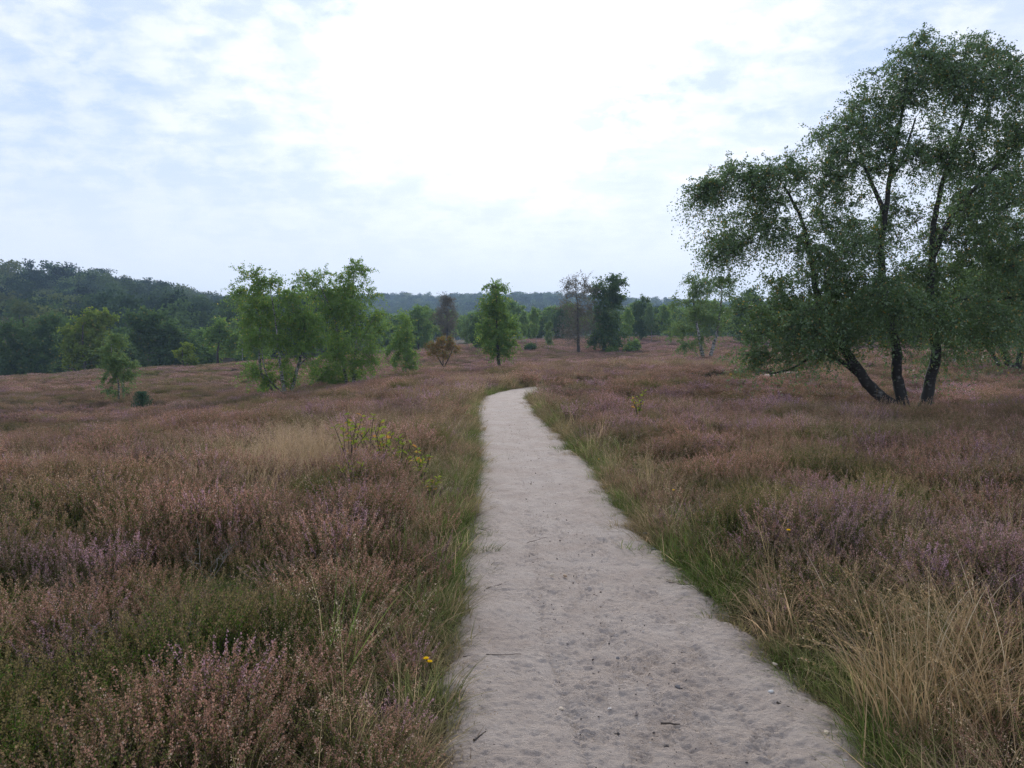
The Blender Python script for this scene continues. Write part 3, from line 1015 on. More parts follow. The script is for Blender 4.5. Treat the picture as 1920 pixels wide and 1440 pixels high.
def tree_parts(seed, stems, blobs, leaf, per, twig, droop, bark, leafmat, k=7, twigs=6, lift=.12, branch_r=.013, bare_twigs=False, aspect=.66, min_t=.25):
    """stems: list of (points, r0, r1); blobs: list of (centre, radii, clusters). Limbs reach from the stems to
    leaf clusters spread through the crown; each cluster carries twigs and single leaves."""
    r = np.random.default_rng(seed)
    acc = Acc()
    nodes, nrad = [], []
    for pts, r0, r1 in stems:
        c = catmull(np.asarray(pts, float), 6)
        n = len(c)
        t = np.linspace(0, 1, n)
        c[1:-1] += r.normal(0, r0 * .07, (n - 2, 3))
        rad = r1 + (r0 - r1) * (1 - t) ** 1.15
        if pts[0][2] < .2:
            rad[0] *= 1.3
        rad *= r.uniform(.97, 1.03, n)
        acc.add(*tube(c, rad, k + 3))
        m = t > min_t
        nodes.append(c[m])
        nrad.append(rad[m])
    nodes, nrad = np.concatenate(nodes), np.concatenate(nrad)
    cl = []
    for b in blobs:
        c, rd, n = b[:3]
        u = unit(r.normal(size=(n, 3))) * (r.random(n) ** (1 / 2.4))[:, None]
        cl.append(np.asarray(c) + u * np.asarray(rd))
    cl = np.concatenate(cl)
    dmin = np.min(np.linalg.norm(cl[:, None] - nodes[None], axis=-1), axis=1)
    cl = cl[np.argsort(dmin)]
    ends, dirs = [], []
    for c in cl:
        v = c - nodes
        dist = np.linalg.norm(v, axis=1)
        cost = dist + 0.9 * np.clip(nodes[:, 2] - c[2] + .15 * dist, 0, None) - 1.2 * np.minimum(nrad, .05)
        i = int(np.argmin(cost))
        a = nodes[i]
        ln = dist[i]
        r0 = min(nrad[i] * .62, branch_r * ln + branch_r * .35)
        mid = (a + c) / 2 + np.array((0, 0, lift * ln)) + r.normal(0, .06 * ln, 3)
        t = np.linspace(0, 1, 6)[:, None]
        p = (1 - t) ** 2 * a + 2 * t * (1 - t) * mid + t ** 2 * c
        p[1:-1] += r.normal(0, .022 * ln, (4, 3))
        rad = np.linspace(r0, max(r0 * .3, .0025), 6)
        acc.add(*tube(p, rad, 5 if r0 > .012 else 3))
        nodes = np.concatenate([nodes, p[2:]])
        nrad = np.concatenate([nrad, rad[2:]])
        ends.append(c)
        dirs.append(unit(c - p[3]))
    ends, dirs = np.array(ends), np.array(dirs)
    # twigs
    E, D = np.repeat(ends, twigs, 0), np.repeat(dirs, twigs, 0)
    n = len(E)
    d = unit(unit(r.normal(size=(n, 3))) * .95 + D * .55 + np.array((0, 0, .15)))
    ln = twig * r.uniform(.55, 1.25, n)
    S = E - D * (twig * .35 * r.random(n))[:, None]
    T = np.linspace(0, 1, 4)
    dr = droop * r.uniform(.5, 1.3, n)
    C = S[:, None] + d[:, None] * (ln[:, None] * T)[..., None] + np.array((0, 0, -1.0)) * ((ln * dr)[:, None] * T ** 2)[..., None]
    # twig ribbons (three sided)
    w = (0.0016 + .0035 * ln)[:, None] * (1.05 - T)
    sdv = unit(np.cross(d, r.normal(size=(n, 3))))
    s2 = unit(np.cross(d, sdv))
    R = [C + (sdv * math.cos(a) + s2 * math.sin(a))[:, None] * w[..., None] for a in (0, 2.094, 4.189)]
    V = np.stack(R, 2).reshape(-1, 3)
    q = np.arange(3)[:, None] * 3
    j = np.arange(3)[None]
    f = np.stack([q + j, q + (j + 1) % 3, q + 3 + (j + 1) % 3, q + 3 + j], -1).reshape(-1, 4)
    acc.add(V, (np.arange(n)[:, None, None] * 12 + f[None]).reshape(-1, 4))
    trunk = acc.mesh('trunk', [bark], smooth=True)
    if bare_twigs:
        return trunk, None
    i = np.repeat(np.arange(n), per)
    t = r.uniform(.12, 1.06, len(i))
    P = S[i] + d[i] * (ln[i] * t)[:, None] + np.array((0, 0, -1.0)) * (ln[i] * dr[i] * t * t)[:, None] + r.normal(0, leaf * .55, (len(i), 3))
    V, Fq = leaf_quads(P, leaf, r, aspect, -.5 if droop > .3 else 0)
    # leaves of one twig share a cast; single leaves still differ
    rv = np.clip(np.repeat(r.random(n), per) * .55 + r.random(len(i)) * .45, 0, .9)
    rv = np.where(r.random(len(i)) < .04, 1.0, rv)
    crown = mesh_np('crown', V, [Fq], [leafmat], attrs={'rnd': ('FACE', 'FLOAT', rv)})
    return trunk, crown


def place_tree(name, base, trunk, crown, label, cat='tree', group=None):
    o = add(name, None, label=label, cat=cat, group=group)
    o.location = base
    add('trunk', trunk, o)
    if crown:
        add('crown', crown, o)
    return o


def photo_tree(name, label, seed, base, depth, stems, blobs, leaf, per, twig, droop, bark, leafmat, group=None, deep=.8, **kw):
    """a tree measured off the photograph: pixel outlines at its own distance, made round in depth"""
    r = np.random.default_rng(seed + 5000)
    b = PX(base[0], base[1], depth)
    b[2] = Hp(b[0], b[1]) - .06
    m = depth / F
    st = []
    for pts, r0, r1 in stems:
        z = 0
        q = []
        for i, p in enumerate(pts):
            w = PX(p[0], p[1], depth) - b
            if i == 0 and p[1] > base[1] - 16:
                w[2] = -0.05
            elif i == 0 and st:      # a limb starts on the stem it leaves
                al = np.concatenate([catmull(a_[0], 6) for a_ in st])
                w = al[np.argmin((al[:, 0] - w[0]) ** 2 + (al[:, 2] - w[2]) ** 2)].copy()
                z = w[1]
            z += (r.normal(0, .18) if i else 0) * (p[2] if len(p) > 2 else 1) * 40 * m
            w[1] = z + (p[2] if len(p) > 2 else 0)
            q.append(w)
        st.append((np.array(q), r0, r1))
    bl = []
    for bb in blobs:
        px, py, rx, ry, n = bb[:5]
        c = PX(px, py, depth) - b
        c[1] += bb[5] if len(bb) > 5 else r.normal(0, .3) * rx * m
        bl.append((c, (rx * m, max(rx, ry) * m * deep, ry * m), n))
    t, c = tree_parts(seed, st, bl, leaf, per, twig, droop, bark, leafmat, **kw)
    return place_tree(name, b, t, c, label, group=group)


# the big three-stemmed birch on the right
photo_tree('birch_tree', 'large three-stemmed birch with drooping crown rising out of the heather right of the path', 1, (1715, 777), 19.0,
           [([(1705, 777), (1655, 742), (1610, 690), (1565, 615), (1535, 545), (1525, 480), (1500, 410), (1470, 350)], .165, .028),
            ([(1700, 777), (1685, 715), (1672, 650), (1655, 560), (1650, 470), (1655, 390), (1672, 310), (1690, 220), (1705, 140)], .148, .024),
            ([(1730, 778), (1745, 725), (1752, 660), (1742, 590), (1738, 500), (1745, 420), (1765, 330), (1800, 230), (1835, 120)], .155, .024),
            ([(1655, 400), (1640, 370), (1620, 310), (1605, 255)], .07, .02),
            ([(1668, 340), (1690, 300), (1720, 220)], .06, .02),
            ([(1640, 735), (1590, 682), (1545, 662), (1490, 690), (1445, 702)], .06, .02),
            ([(1740, 480), (1780, 400), (1840, 330), (1900, 270)], .08, .025),
            ([(1745, 590), (1800, 560), (1880, 560), (1960, 540)], .07, .025)],
           [(1845, 110, 85, 50, 30), (1720, 130, 85, 55, 30), (1790, 165, 110, 60, 30), (1650, 200, 70, 60, 26), (1900, 200, 90, 80, 26),
            (1585, 270, 75, 55, 26), (1690, 290, 70, 50, 20), (1790, 300, 80, 60, 24), (1490, 330, 95, 45, 26), (1400, 330, 70, 35, 20),
            (1330, 350, 38, 25, 10), (1400, 430, 75, 45, 20), (1360, 480, 40, 50, 10), (1500, 440, 80, 60, 24), (1570, 390, 40, 60, 12),
            (1560, 510, 70, 55, 20), (1890, 360, 100, 90, 34), (1810, 440, 90, 60, 26), (1600, 590, 85, 45, 22), (1490, 560, 90, 55, 22), (1430, 600, 55, 60, 14),
            (1700, 580, 70, 36, 12), (1500, 620, 70, 36, 12), (1420, 668, 50, 18, 8), (1475, 662, 60, 16, 6), (1545, 650, 50, 20, 5),
            (1840, 560, 110, 70, 30), (1900, 480, 100, 70, 26), (1810, 625, 90, 36, 16), (1800, 665, 60, 16, 5), (1690, 640, 40, 20, 4), (1600, 625, 60, 22, 7), (1930, 600, 80, 60, 14),
            (1740, 530, 60, 40, 10), (1540, 470, 60, 40, 12, -1.4), (1610, 560, 60, 40, 14, -1.5), (1650, 595, 60, 30, 9, -1.6), (1750, 600, 60, 40, 12, -1.5), (1500, 600, 70, 40, 14, -1.2), (1640, 440, 40, 30, 5), (1430, 380, 60, 40, 12), (1780, 390, 70, 50, 16, -1.5), (1860, 270, 80, 50, 18, -1), (1320, 375, 18, 30, 6), (1692, 390, 45, 40, 10), (1612, 455, 45, 45, 11), (1705, 500, 38, 32, 6), (1640, 300, 50, 40, 9), (1610, 530, 50, 40, 9), (1980, 310, 80, 90, 20), (1990, 450, 80, 70, 16), (1960, 190, 70, 70, 14)],
           .054, 28, .72, .68, M['bark_old'], M['leaf_big'], twigs=12, k=9, branch_r=.011, deep=.75)

photo_tree('birch_tree', 'loose group of slender white birch stems with one spreading crown beside the valley heath', 2, (540, 746), 38.0,
           [([(536, 746), (531, 700), (527, 660), (520, 600), (512, 545)], .10, .02), ([(544, 746), (552, 700), (563, 655), (572, 600), (580, 560)], .11, .02),
            ([(508, 738, .9), (492, 700), (486, 650), (482, 590), (468, 535)], .09, .015), ([(520, 736, 1.5), (508, 715), (500, 680), (495, 620)], .06, .015),
            ([(556, 682), (575, 668), (590, 640)], .05, .015)],
           [(510, 530, 38, 20, 12), (468, 540, 26, 28, 7), (515, 565, 48, 24, 16), (480, 590, 40, 28, 12), (525, 605, 60, 32, 20), (565, 590, 38, 36, 14), (500, 640, 48, 26, 13), (560, 640, 45, 28, 12),
            (480, 700, 28, 14, 7), (530, 690, 50, 24, 10), (590, 650, 30, 28, 8), (520, 715, 35, 12, 5)],
           .092, 27, .82, .5, M['bark_birch'], M['leaf_birch'], twigs=9, branch_r=.010)
photo_tree('birch_tree', 'tallest of the valley birches, two pale stems under a full leafy crown', 3, (658, 729), 42.0,
           [([(652, 729), (645, 690), (636, 655), (628, 600), (605, 545), (592, 520)], .10, .02), ([(664, 729), (664, 690), (667, 640), (662, 570), (660, 500)], .12, .018),
            ([(664, 660), (685, 630), (705, 590)], .06, .015)],
           [(660, 508, 28, 24, 10), (590, 520, 34, 22, 9), (650, 545, 50, 24, 14), (610, 560, 40, 26, 12), (640, 590, 66, 32, 24), (690, 590, 34, 42, 14), (645, 635, 72, 34, 26), (640, 680, 72, 26, 20), (690, 665, 38, 26, 10), (605, 705, 34, 14, 7), (640, 712, 45, 12, 7)],
           .095, 28, .86, .5, M['bark_birch'], M['leaf_birch'], twigs=9, branch_r=.010)
photo_tree('birch_tree', 'narrow pale birch sapling beside the small spruce on the valley slope', 4, (220, 758), 42.0,
           [([(222, 758), (219, 720), (215, 680), (212, 640)], .055, .012), ([(226, 757, .4), (230, 720), (234, 690)], .04, .01)],
           [(210, 642, 16, 16, 8), (205, 670, 22, 22, 12), (230, 685, 22, 22, 12), (215, 708, 32, 16, 10), (210, 735, 24, 10, 3)],
           .09, 34, .6, .45, M['bark_birch'], M['leaf_pale'], twigs=7)
photo_tree('birch_tree', 'single pointed young birch between the valley birches and the rusty sapling', 5, (757, 716), 54.0,
           [([(757, 716), (760, 690), (762, 650), (764, 590)], .09, .015)],
           [(762, 600, 12, 18, 7), (760, 630, 24, 20, 13), (757, 655, 32, 22, 18), (755, 678, 34, 16, 13)],
           .11, 26, .75, .3, M['bark_birch'], M['leaf_birch'], twigs=7)
photo_tree('rusty_sapling', 'small orange brown tree forking low beside the valley birches', 6, (827, 704), 62.0,
           [([(828, 704), (831, 690), (822, 672), (812, 655)], .085, .02), ([(829, 704), (834, 685), (843, 668), (850, 650)], .07, .02), ([(831, 690), (830, 660), (828, 640)], .05, .015)],
           [(828, 642, 22, 11, 14), (810, 655, 16, 12, 9), (848, 652, 15, 12, 9), (830, 662, 26, 8, 7)],
           .125, 16, .5, .2, M['bark_dark'], M['leaf_rust'], twigs=6)
photo_tree('birch_tree', 'lone upright green tree standing just beyond the bend of the path', 7, (937, 699), 55.0,
           [([(939, 700), (935, 678), (933, 640), (932, 590), (930, 535)], .16, .02)],
           [(930, 538, 17, 14, 7), (925, 560, 24, 14, 9), (932, 582, 26, 18, 15), (935, 612, 33, 24, 26), (938, 638, 36, 22, 26), (936, 656, 32, 10, 9)],
           .125, 28, .8, .3, M['bark_dark'], M['leaf_birch'], twigs=8)
photo_tree('thin_tree', 'half bare grey tree with see-through crown left of its denser twin on the plain', 8, (1085, 666), 95.0,
           [([(1085, 666), (1084, 620), (1083, 570), (1080, 525)], .22, .02)],
           [(1080, 540, 30, 20, 24), (1082, 575, 38, 26, 34), (1085, 610, 36, 24, 26), (1075, 630, 30, 12, 8)],
           .14, 12, 1.6, .3, M['bark_dark'], M['leaf_grey'], twigs=10, branch_r=.016)
photo_tree('oak_tree', 'round-headed dark green tree beside the half bare tree on the plain', 9, (1133, 663), 97.0,
           [([(1133, 663), (1134, 630), (1134, 590), (1138, 535)], .26, .03)],
           [(1140, 532, 30, 14, 14), (1122, 552, 18, 16, 8), (1152, 555, 20, 14, 9), (1135, 580, 26, 20, 12), (1142, 605, 34, 22, 20), (1140, 635, 38, 20, 18), (1120, 640, 20, 14, 6)],
           .24, 24, 1.2, .15, M['bark_dark'], M['leaf_oak'], twigs=8, branch_r=.016)
photo_tree('birch_tree', 'open vase-shaped birch with forked pale stems at the edge of the straw grass', 10, (1325, 684), 55.0,
           [([(1322, 684), (1315, 655), (1308, 615), (1303, 560), (1300, 530)], .17, .025), ([(1326, 684), (1338, 650), (1349, 610), (1352, 560), (1350, 525)], .16, .025),
            ([(1332, 684, .5), (1337, 655), (1345, 640)], .07, .02), ([(1322, 672), (1300, 655), (1282, 640)], .04, .012)],
           [(1300, 530, 24, 18, 7), (1350, 530, 24, 24, 8), (1300, 565, 28, 22, 10), (1352, 570, 22, 24, 7), (1305, 605, 30, 22, 11), (1272, 620, 20, 20, 5), (1350, 610, 22, 16, 4), (1285, 650, 22, 10, 4), (1270, 575, 18, 18, 3), (1320, 545, 24, 20, 7), (1330, 590, 30, 24, 9), (1300, 630, 30, 16, 7)],
           .11, 24, .85, .5, M['bark_birch'], M['leaf_pale'], twigs=9)
photo_tree('bare_sapling', 'tiny leafless sapling on the plain beside the vase-shaped birch', 11, (1383, 684), 54.0,
           [([(1383, 684), (1382, 670), (1384, 655)], .03, .01)], [(1383, 656, 14, 10, 6)], .05, 2, .35, .0, M['bark_dark'], M['leaf_grey'], twigs=4)

# tree line at the foot of the wooded hill
photo_tree('oak_tree', 'bright yellow-green oak in front of the wooded hill', 20, (160, 718), 92.0,
           [([(162, 722), (163, 690), (160, 650), (165, 610)], .30, .06)],
           [(175, 600, 32, 16, 14), (150, 622, 45, 18, 20), (165, 645, 52, 22, 28), (150, 672, 46, 20, 18), (185, 680, 30, 18, 10)], .32, 20, 1.1, .15, M['bark_dark'], M['leaf_lime'], twigs=8, branch_r=.016)
photo_tree('oak_tree', 'broad dark green oak between the bright oak and the small lime sapling', 21, (300, 706), 98.0,
           [([(300, 710), (300, 675), (295, 640), (290, 600)], .34, .06)],
           [(262, 605, 26, 16, 10), (290, 602, 40, 18, 18), (325, 620, 35, 20, 16), (285, 640, 55, 26, 30), (330, 660, 45, 26, 22), (290, 678, 50, 20, 18)], .32, 20, 1.2, .15, M['bark_dark'], M['leaf_oak'], twigs=8, branch_r=.016)
photo_tree('oak_sapling_tree', 'small lime green sapling tree leaning in front of the broad dark oak', 22, (346, 698), 88.0,
           [([(344, 700), (346, 680), (348, 655)], .10, .03)], [(349, 655, 11, 10, 6), (340, 668, 16, 8, 6), (356, 676, 12, 8, 5)], .25, 18, .7, .1, M['bark_dark'], M['leaf_lime'], twigs=7)
photo_tree('oak_tree', 'slim green tree with bare lower trunk next to the sand track', 23, (410, 690), 96.0,
           [([(409, 692), (410, 665), (412, 640), (414, 610)], .20, .04)],
           [(415, 612, 16, 12, 8), (402, 630, 20, 14, 9), (425, 634, 20, 14, 9), (412, 655, 26, 10, 7), (436, 645, 18, 18, 9)], .27, 18, 1.0, .1, M['bark_dark'], M['leaf_birch'], twigs=7, branch_r=.016)
photo_tree('oak_tree', 'very dark spreading oak at the left edge below the wooded hill', 24, (40, 722), 96.0,
           [([(38, 726), (40, 690), (44, 650), (40, 600)], .36, .06)],
           [(95, 612, 40, 22, 16), (30, 630, 48, 26, 22), (70, 655, 50, 26, 26), (10, 670, 45, 30, 20), (85, 690, 46, 20, 18), (35, 700, 50, 16, 14)], .32, 20, 1.2, .15, M['bark_dark'], M['leaf_oak'], twigs=8, branch_r=.016)

# birches and dark trees closing the heath behind the big birch
photo_tree('birch_tree', 'leaning multi-stemmed birch behind the big birch at the right edge', 30, (1895, 694), 40.0,
           [([(1900, 696), (1880, 660), (1862, 600), (1850, 520), (1850, 430)], .19, .03), ([(1905, 696), (1915, 640), (1925, 560), (1930, 450)], .18, .03), ([(1885, 690), (1855, 660), (1820, 610), (1800, 560)], .12, .02)],
           [(1860, 470, 70, 50, 22), (1930, 430, 70, 70, 22), (1840, 560, 80, 40, 24), (1920, 540, 80, 50, 24), (1830, 625, 70, 28, 16), (1910, 630, 80, 30, 18), (1800, 520, 50, 40, 12), (1870, 380, 60, 50, 14)],
           .10, 26, 1.0, .5, M['bark_old'], M['leaf_big'], twigs=8)
photo_tree('birch_tree', 'yellowish green young birch glimpsed between the stems of the big birch', 31, (1790, 688), 46.0,
           [([(1790, 690), (1788, 640), (1780, 560), (1778, 490)], .12, .02)],
           [(1778, 500, 35, 30, 9), (1780, 560, 50, 34, 16), (1785, 620, 50, 26, 12)], .12, 20, .7, .4, M['bark_birch'], M['leaf_birch'], twigs=7)


# prototypes for the far tree lines, then copies
def line_proto(seed, kind):
    r = np.random.default_rng(seed)
    h = 10.0
    if kind == 'birch':
        bl = [((r.normal(0, .75), r.normal(0, .75), z * h), (w * h, w * h, .09 * h), int(6 + 60 * w)) for z, w in ((.92, .09), (.80, .15), (.66, .18), (.50, .18), (.36, .14))]
        return tree_parts(seed, [([(0, 0, 0), (.1, 0, 3), (0, .1, 6), (.1, 0, 9.6)], .14, .02)], bl, .27, 14, .9, .35, M['bark_birch'], M['leaf_birch'], twigs=7, branch_r=.012)
    if kind == 'pale':
        bl = [((r.normal(0, .7), r.normal(0, .7), z * h), (w * h, w * h, .09 * h), int(6 + 50 * w)) for z, w in ((.92, .08), (.78, .14), (.63, .18), (.48, .18), (.35, .13))]
        return tree_parts(seed, [([(0, 0, 0), (.1, 0, 3), (0, .1, 6), (.1, 0, 9.6)], .12, .02)], bl, .26, 13, 1.0, .4, M['bark_birch'], M['leaf_pale'], twigs=7, branch_r=.012)
    if kind == 'grey':
        bl = [((r.normal(0, .3), r.normal(0, .3), z * h), (w * h, w * h, .11 * h), int(8 + 60 * w)) for z, w in ((.90, .10), (.76, .17), (.60, .20), (.45, .18), (.33, .13))]
        return tree_parts(seed, [([(0, 0, 0), (.1, 0, 3), (0, .1, 6), (.1, 0, 9.4)], .16, .02)], bl, .18, 10, 1.1, .2, M['bark_dark'], M['leaf_grey'], twigs=11, branch_r=.014)
    bl = [((math.cos(a) * w * h, math.sin(a) * w * h, z * h), (.17 * h, .17 * h, .12 * h), 10) for z, w, a in ((.86, .04, 0), (.72, .16, 1), (.72, .16, 3.1), (.70, .17, 5.2), (.54, .22, 0.2), (.54, .22, 1.7), (.52, .22, 3.4), (.54, .22, 4.9), (.36, .2, .9), (.36, .2, 3), (.34, .2, 5.1), (.2, .16, 2), (.2, .16, 4.6))]
    return tree_parts(seed, [([(0, 0, 0), (.1, 0, 3), (0, .1, 5), (.1, 0, 8.6)], .24, .05)], bl, .33, 17, 1.1, .1, M['bark_dark'], M['leaf_oak'] if kind == 'oak' else M['leaf_birch'], twigs=7, branch_r=.016)


LP = {k: [line_proto(40 + 10 * i + j, k) for j in range(2)] for i, k in enumerate(('birch', 'pale', 'grey', 'oak', 'round'))}


def line_tree(kind, px, py0, py1, depth, label, group=None, wide=1.0, name=None):
    b = PX(px, py0, depth)
    b[2] = Hp(b[0], b[1]) - .1
    h = (py0 - py1) * depth / F
    t, c = random.choice(LP[kind])
    o = place_tree(name or {'birch': 'birch_tree', 'pale': 'birch_tree', 'grey': 'thin_tree', 'oak': 'oak_tree', 'round': 'broadleaf_tree'}[kind], b, t, c, label, group=group)
    s = h / 10.0
    o.scale = (s * wide, s * wide, s)
    o.rotation_euler = (0, 0, random.uniform(0, 6.28))
    return o


for a in (
    ('grey', 838, 662, 556, 118, 'brownish half bare tree behind the rusty sapling', None, 1.05),
    ('round', 785, 664, 574, 120, 'rounded green tree just left of the brownish half bare tree', None, .9),
    ('birch', 806, 664, 580, 128, 'slim green tree squeezed between the rounded green and the brownish tree', None, .8),
    ('pale', 876, 668, 612, 104, 'low pale birch in the gap left of the lone upright tree', None, .9),
    ('oak', 897, 672, 598, 100, 'dark green tree tucked behind the lone upright tree', None, .7),
    ('birch', 1005, 655, 586, 122, 'green birch with white trunk right of the lone upright tree', None, .9),
    ('pale', 1028, 668, 608, 98, 'small pointed pale birch standing forward on the plain', None, .8),
    ('birch', 984, 657, 596, 128, 'short birch half hidden beside the white-trunked birch', None, .9),
    ('oak', 1052, 655, 592, 140, 'dark rounded tree left of the half bare tree', None, 1.1),
    ('oak', 1202, 652, 568, 128, 'dark-topped tree overtopping the birches right of the round-headed tree', None, .8),
    ('pale', 1222, 651, 580, 122, 'pale birch just right of the dark-topped tree in the tree line', None, 1.0),
    ('birch', 1250, 650, 578, 124, 'birch in the tree line left of the vase-shaped birch', None, 1.0),
    ('birch', 1180, 655, 590, 120, 'birch behind the green bush at the foot of the round-headed tree', None, 1.0),
    ('oak', 1405, 652, 545, 112, 'dark tree behind the lowest left boughs of the big birch', None, 1.1),
    ('oak', 1475, 655, 548, 100, 'second dark tree glimpsed through the lower boughs of the big birch', None, 1.2),
    ('round', 1550, 655, 552, 98, 'green tree seen under the leaning left stem of the big birch', None, 1.2),
    ('oak', 1630, 658, 530, 92, 'dark tree seen between the left and middle stems of the big birch', None, 1.0),
    ('oak', 1710, 660, 515, 88, 'dark tree seen between the middle and right stems of the big birch', None, 1.1),
    ('round', 1830, 662, 500, 84, 'tall green tree behind the leaning birch at the right edge', None, 1.1),
    ('oak', 1915, 662, 490, 80, 'tall dark tree cut off by the right edge of the view', None, 1.1),
    ('pale', 455, 690, 560, 96, 'thin birch rising behind the left half of the loose birch group', None, .6),
    ('round', 380, 692, 610, 112, 'green tree filling the gap behind the slim tree by the sand track', None, 1.2),
    ('oak', 225, 708, 612, 112, 'dark tree in the gap between the bright oak and the broad dark oak', None, 1.0),
    ('oak', 118, 712, 590, 118, 'dark tree overtopping the bright oak on its left', None, 1.0),
    ('round', 470, 690, 605, 112, 'green tree behind the foot of the loose birch group', None, 1.3),
    ('grey', 8, 715, 600, 108, 'brownish tree at the far left edge of the tree line', None, 1.1),
):
    line_tree(*a)
gl = 'background tree in the hazy row closing the heath'
for px in np.arange(470, 1000, 34):
    line_tree(random.choice(('oak', 'round', 'birch')), px + random.uniform(-10, 10), 664, random.uniform(588, 614), random.uniform(150, 190), gl, 'hazy row of trees behind the heath', 1.5)
for px in np.arange(975, 1960, 30):
    line_tree(random.choice(('oak', 'round', 'round', 'birch', 'pale')), px + random.uniform(-14, 14), 650, random.uniform(576, 608), random.uniform(150, 185), gl, 'hazy row of trees behind the heath', 1.55)


# small spruce on the valley slope and the low bush
def spruce():
    r = np.random.default_rng(77)
    b = PX(267, 783, 36.0)
    b[2] = Hp(b[0], b[1]) - .04
    acc = Acc()
    acc.add(*tube(np.array([(0, 0, 0), (0, 0, .6), (.02, 0, 1.18)]), np.array((.035, .02, .005)), 6))
    Ps = []
    for z in np.linspace(.08, 1.12, 15):
        n = 9
        for a in np.arange(n) / n * 6.283 + r.uniform(0, 6):
            ln = .50 * math.sqrt(max(.02, 1 - (z / 1.22) ** 2)) * r.uniform(.8, 1.15)
            t = np.linspace(0, 1, 5)
            p = np.column_stack([np.cos(a) * ln * t, np.sin(a) * ln * t, z + ln * (.10 * t + .18 * t ** 2)])
            acc.add(*tube(p, np.linspace(.008, .002, 5), 3))
            q = r.uniform(.1, 1.05, 42)
            Ps.append(np.column_stack([np.interp(q, t, p[:, i]) for i in range(3)]) + r.normal(0, .022, (42, 3)))
    P = np.concatenate(Ps)
    V, Fq = leaf_quads(P, .075, r, .22, .6)
    place_tree('spruce_sapling', b, acc.mesh('trunk', [M['bark_dark']]), mesh_np('crown', V, [Fq], [M['needle_blue']], attrs={'rnd': ('FACE', 'FLOAT', r.random(len(P)))}),
               'small blue-green conical spruce in the heather of the valley', 'spruce')


spruce()


def bush(px, py, d, w, h, label, mat, seed, leaf=.14):
    r = np.random.default_rng(seed)
    b = PX(px, py, d)
    b[2] = Hp(b[0], b[1]) - .05
    st = [([(0, 0, 0), (r.normal(0, .15) * w, r.normal(0, .15) * w, h * .4), (r.normal(0, .3) * w, r.normal(0, .3) * w, h * .8)], .05, .015) for _ in range(4)]
    bl = [((r.normal(0, .25) * w, r.normal(0, .25) * w, h * r.uniform(.3, .75)), (w * .3, w * .3, h * .28), 7) for _ in range(7)]
    t, c = tree_parts(seed, st, bl, leaf, 10, .45, .1, M['bark_dark'], mat, twigs=7)
    place_tree('green_bush', b, t, c, label, 'bush')


bush(1188, 662, 95, 2.0, 1.5, 'low green bush at the foot of the round-headed tree', M['leaf_birch'], 88, .2)
bush(1150, 664, 96, 1.2, 1.0, 'smallest green bush right under the round-headed tree', M['leaf_birch'], 89, .2)
bush(995, 668, 98, .7, .9, 'little dark green bush left of the small pointed birch', M['leaf_oak'], 90, .18)
bush(500, 732, 40, .7, .42, 'low leafy regrowth at the foot of the loose birch group', M['leaf_birch'], 91, .09)
bush(615, 730, 42, .8, .5, 'leafy regrowth at the foot of the tallest valley birch', M['leaf_birch'], 92, .09)


# ------------------------------------------------------------------ woods on the hill and the far ridge (one mass each)
def crown_proto(seed, kind):
    r = np.random.default_rng(seed)
    h = 12.0
    P = []
    if kind == 'pine':
        for _ in range(16):
            z = h * r.uniform(.45, .97)
            w = h * .24 * (1.25 - z / h)
            c = np.array((r.normal(0, 1) * w, r.normal(0, 1) * w, z))
            P.append(c + np.clip(r.normal(0, 1, (60, 3)), -1.7, 1.7) * np.array((1.1, 1.1, .38)))
    else:
        for _ in range(22):
            u = unit(r.normal(size=3))
            c = np.array((u[0] * .24 * h, u[1] * .24 * h, h * .62 + u[2] * .30 * h))
            P.append(c + np.clip(r.normal(0, 1, (50, 3)), -1.7, 1.7) * .80)
    P = np.concatenate(P)
    V, Fq = leaf_quads(P, .62 if kind != 'pine' else .5, r, .7)
    tv, tf = tube(np.array([(0, 0, -1), (.1, 0, 4), (0, .1, h * .8)]), np.array((.22, .17, .05)), 5)
    Fa = np.concatenate([Fq, tf + len(V)])
    rv = np.clip(np.repeat(r.random(len(P) // 10 + 1), 10)[:len(P)] * .5 + r.random(len(P)) * .5, 0, 1)
    return mesh_np('wood', np.concatenate([V, tv]), [Fa], [M['wood_mix'], M['bark_dark']], np.concatenate([np.zeros(len(Fq)), np.ones(len(tf))]),
                   {'rnd': ('FACE', 'FLOAT', np.concatenate([rv, np.zeros(len(tf))]))})


for s in range(4):
    proto('wood', crown_proto(900 + s, 'broad'))
for s in range(3):
    proto('wood', crown_proto(950 + s, 'pine'))


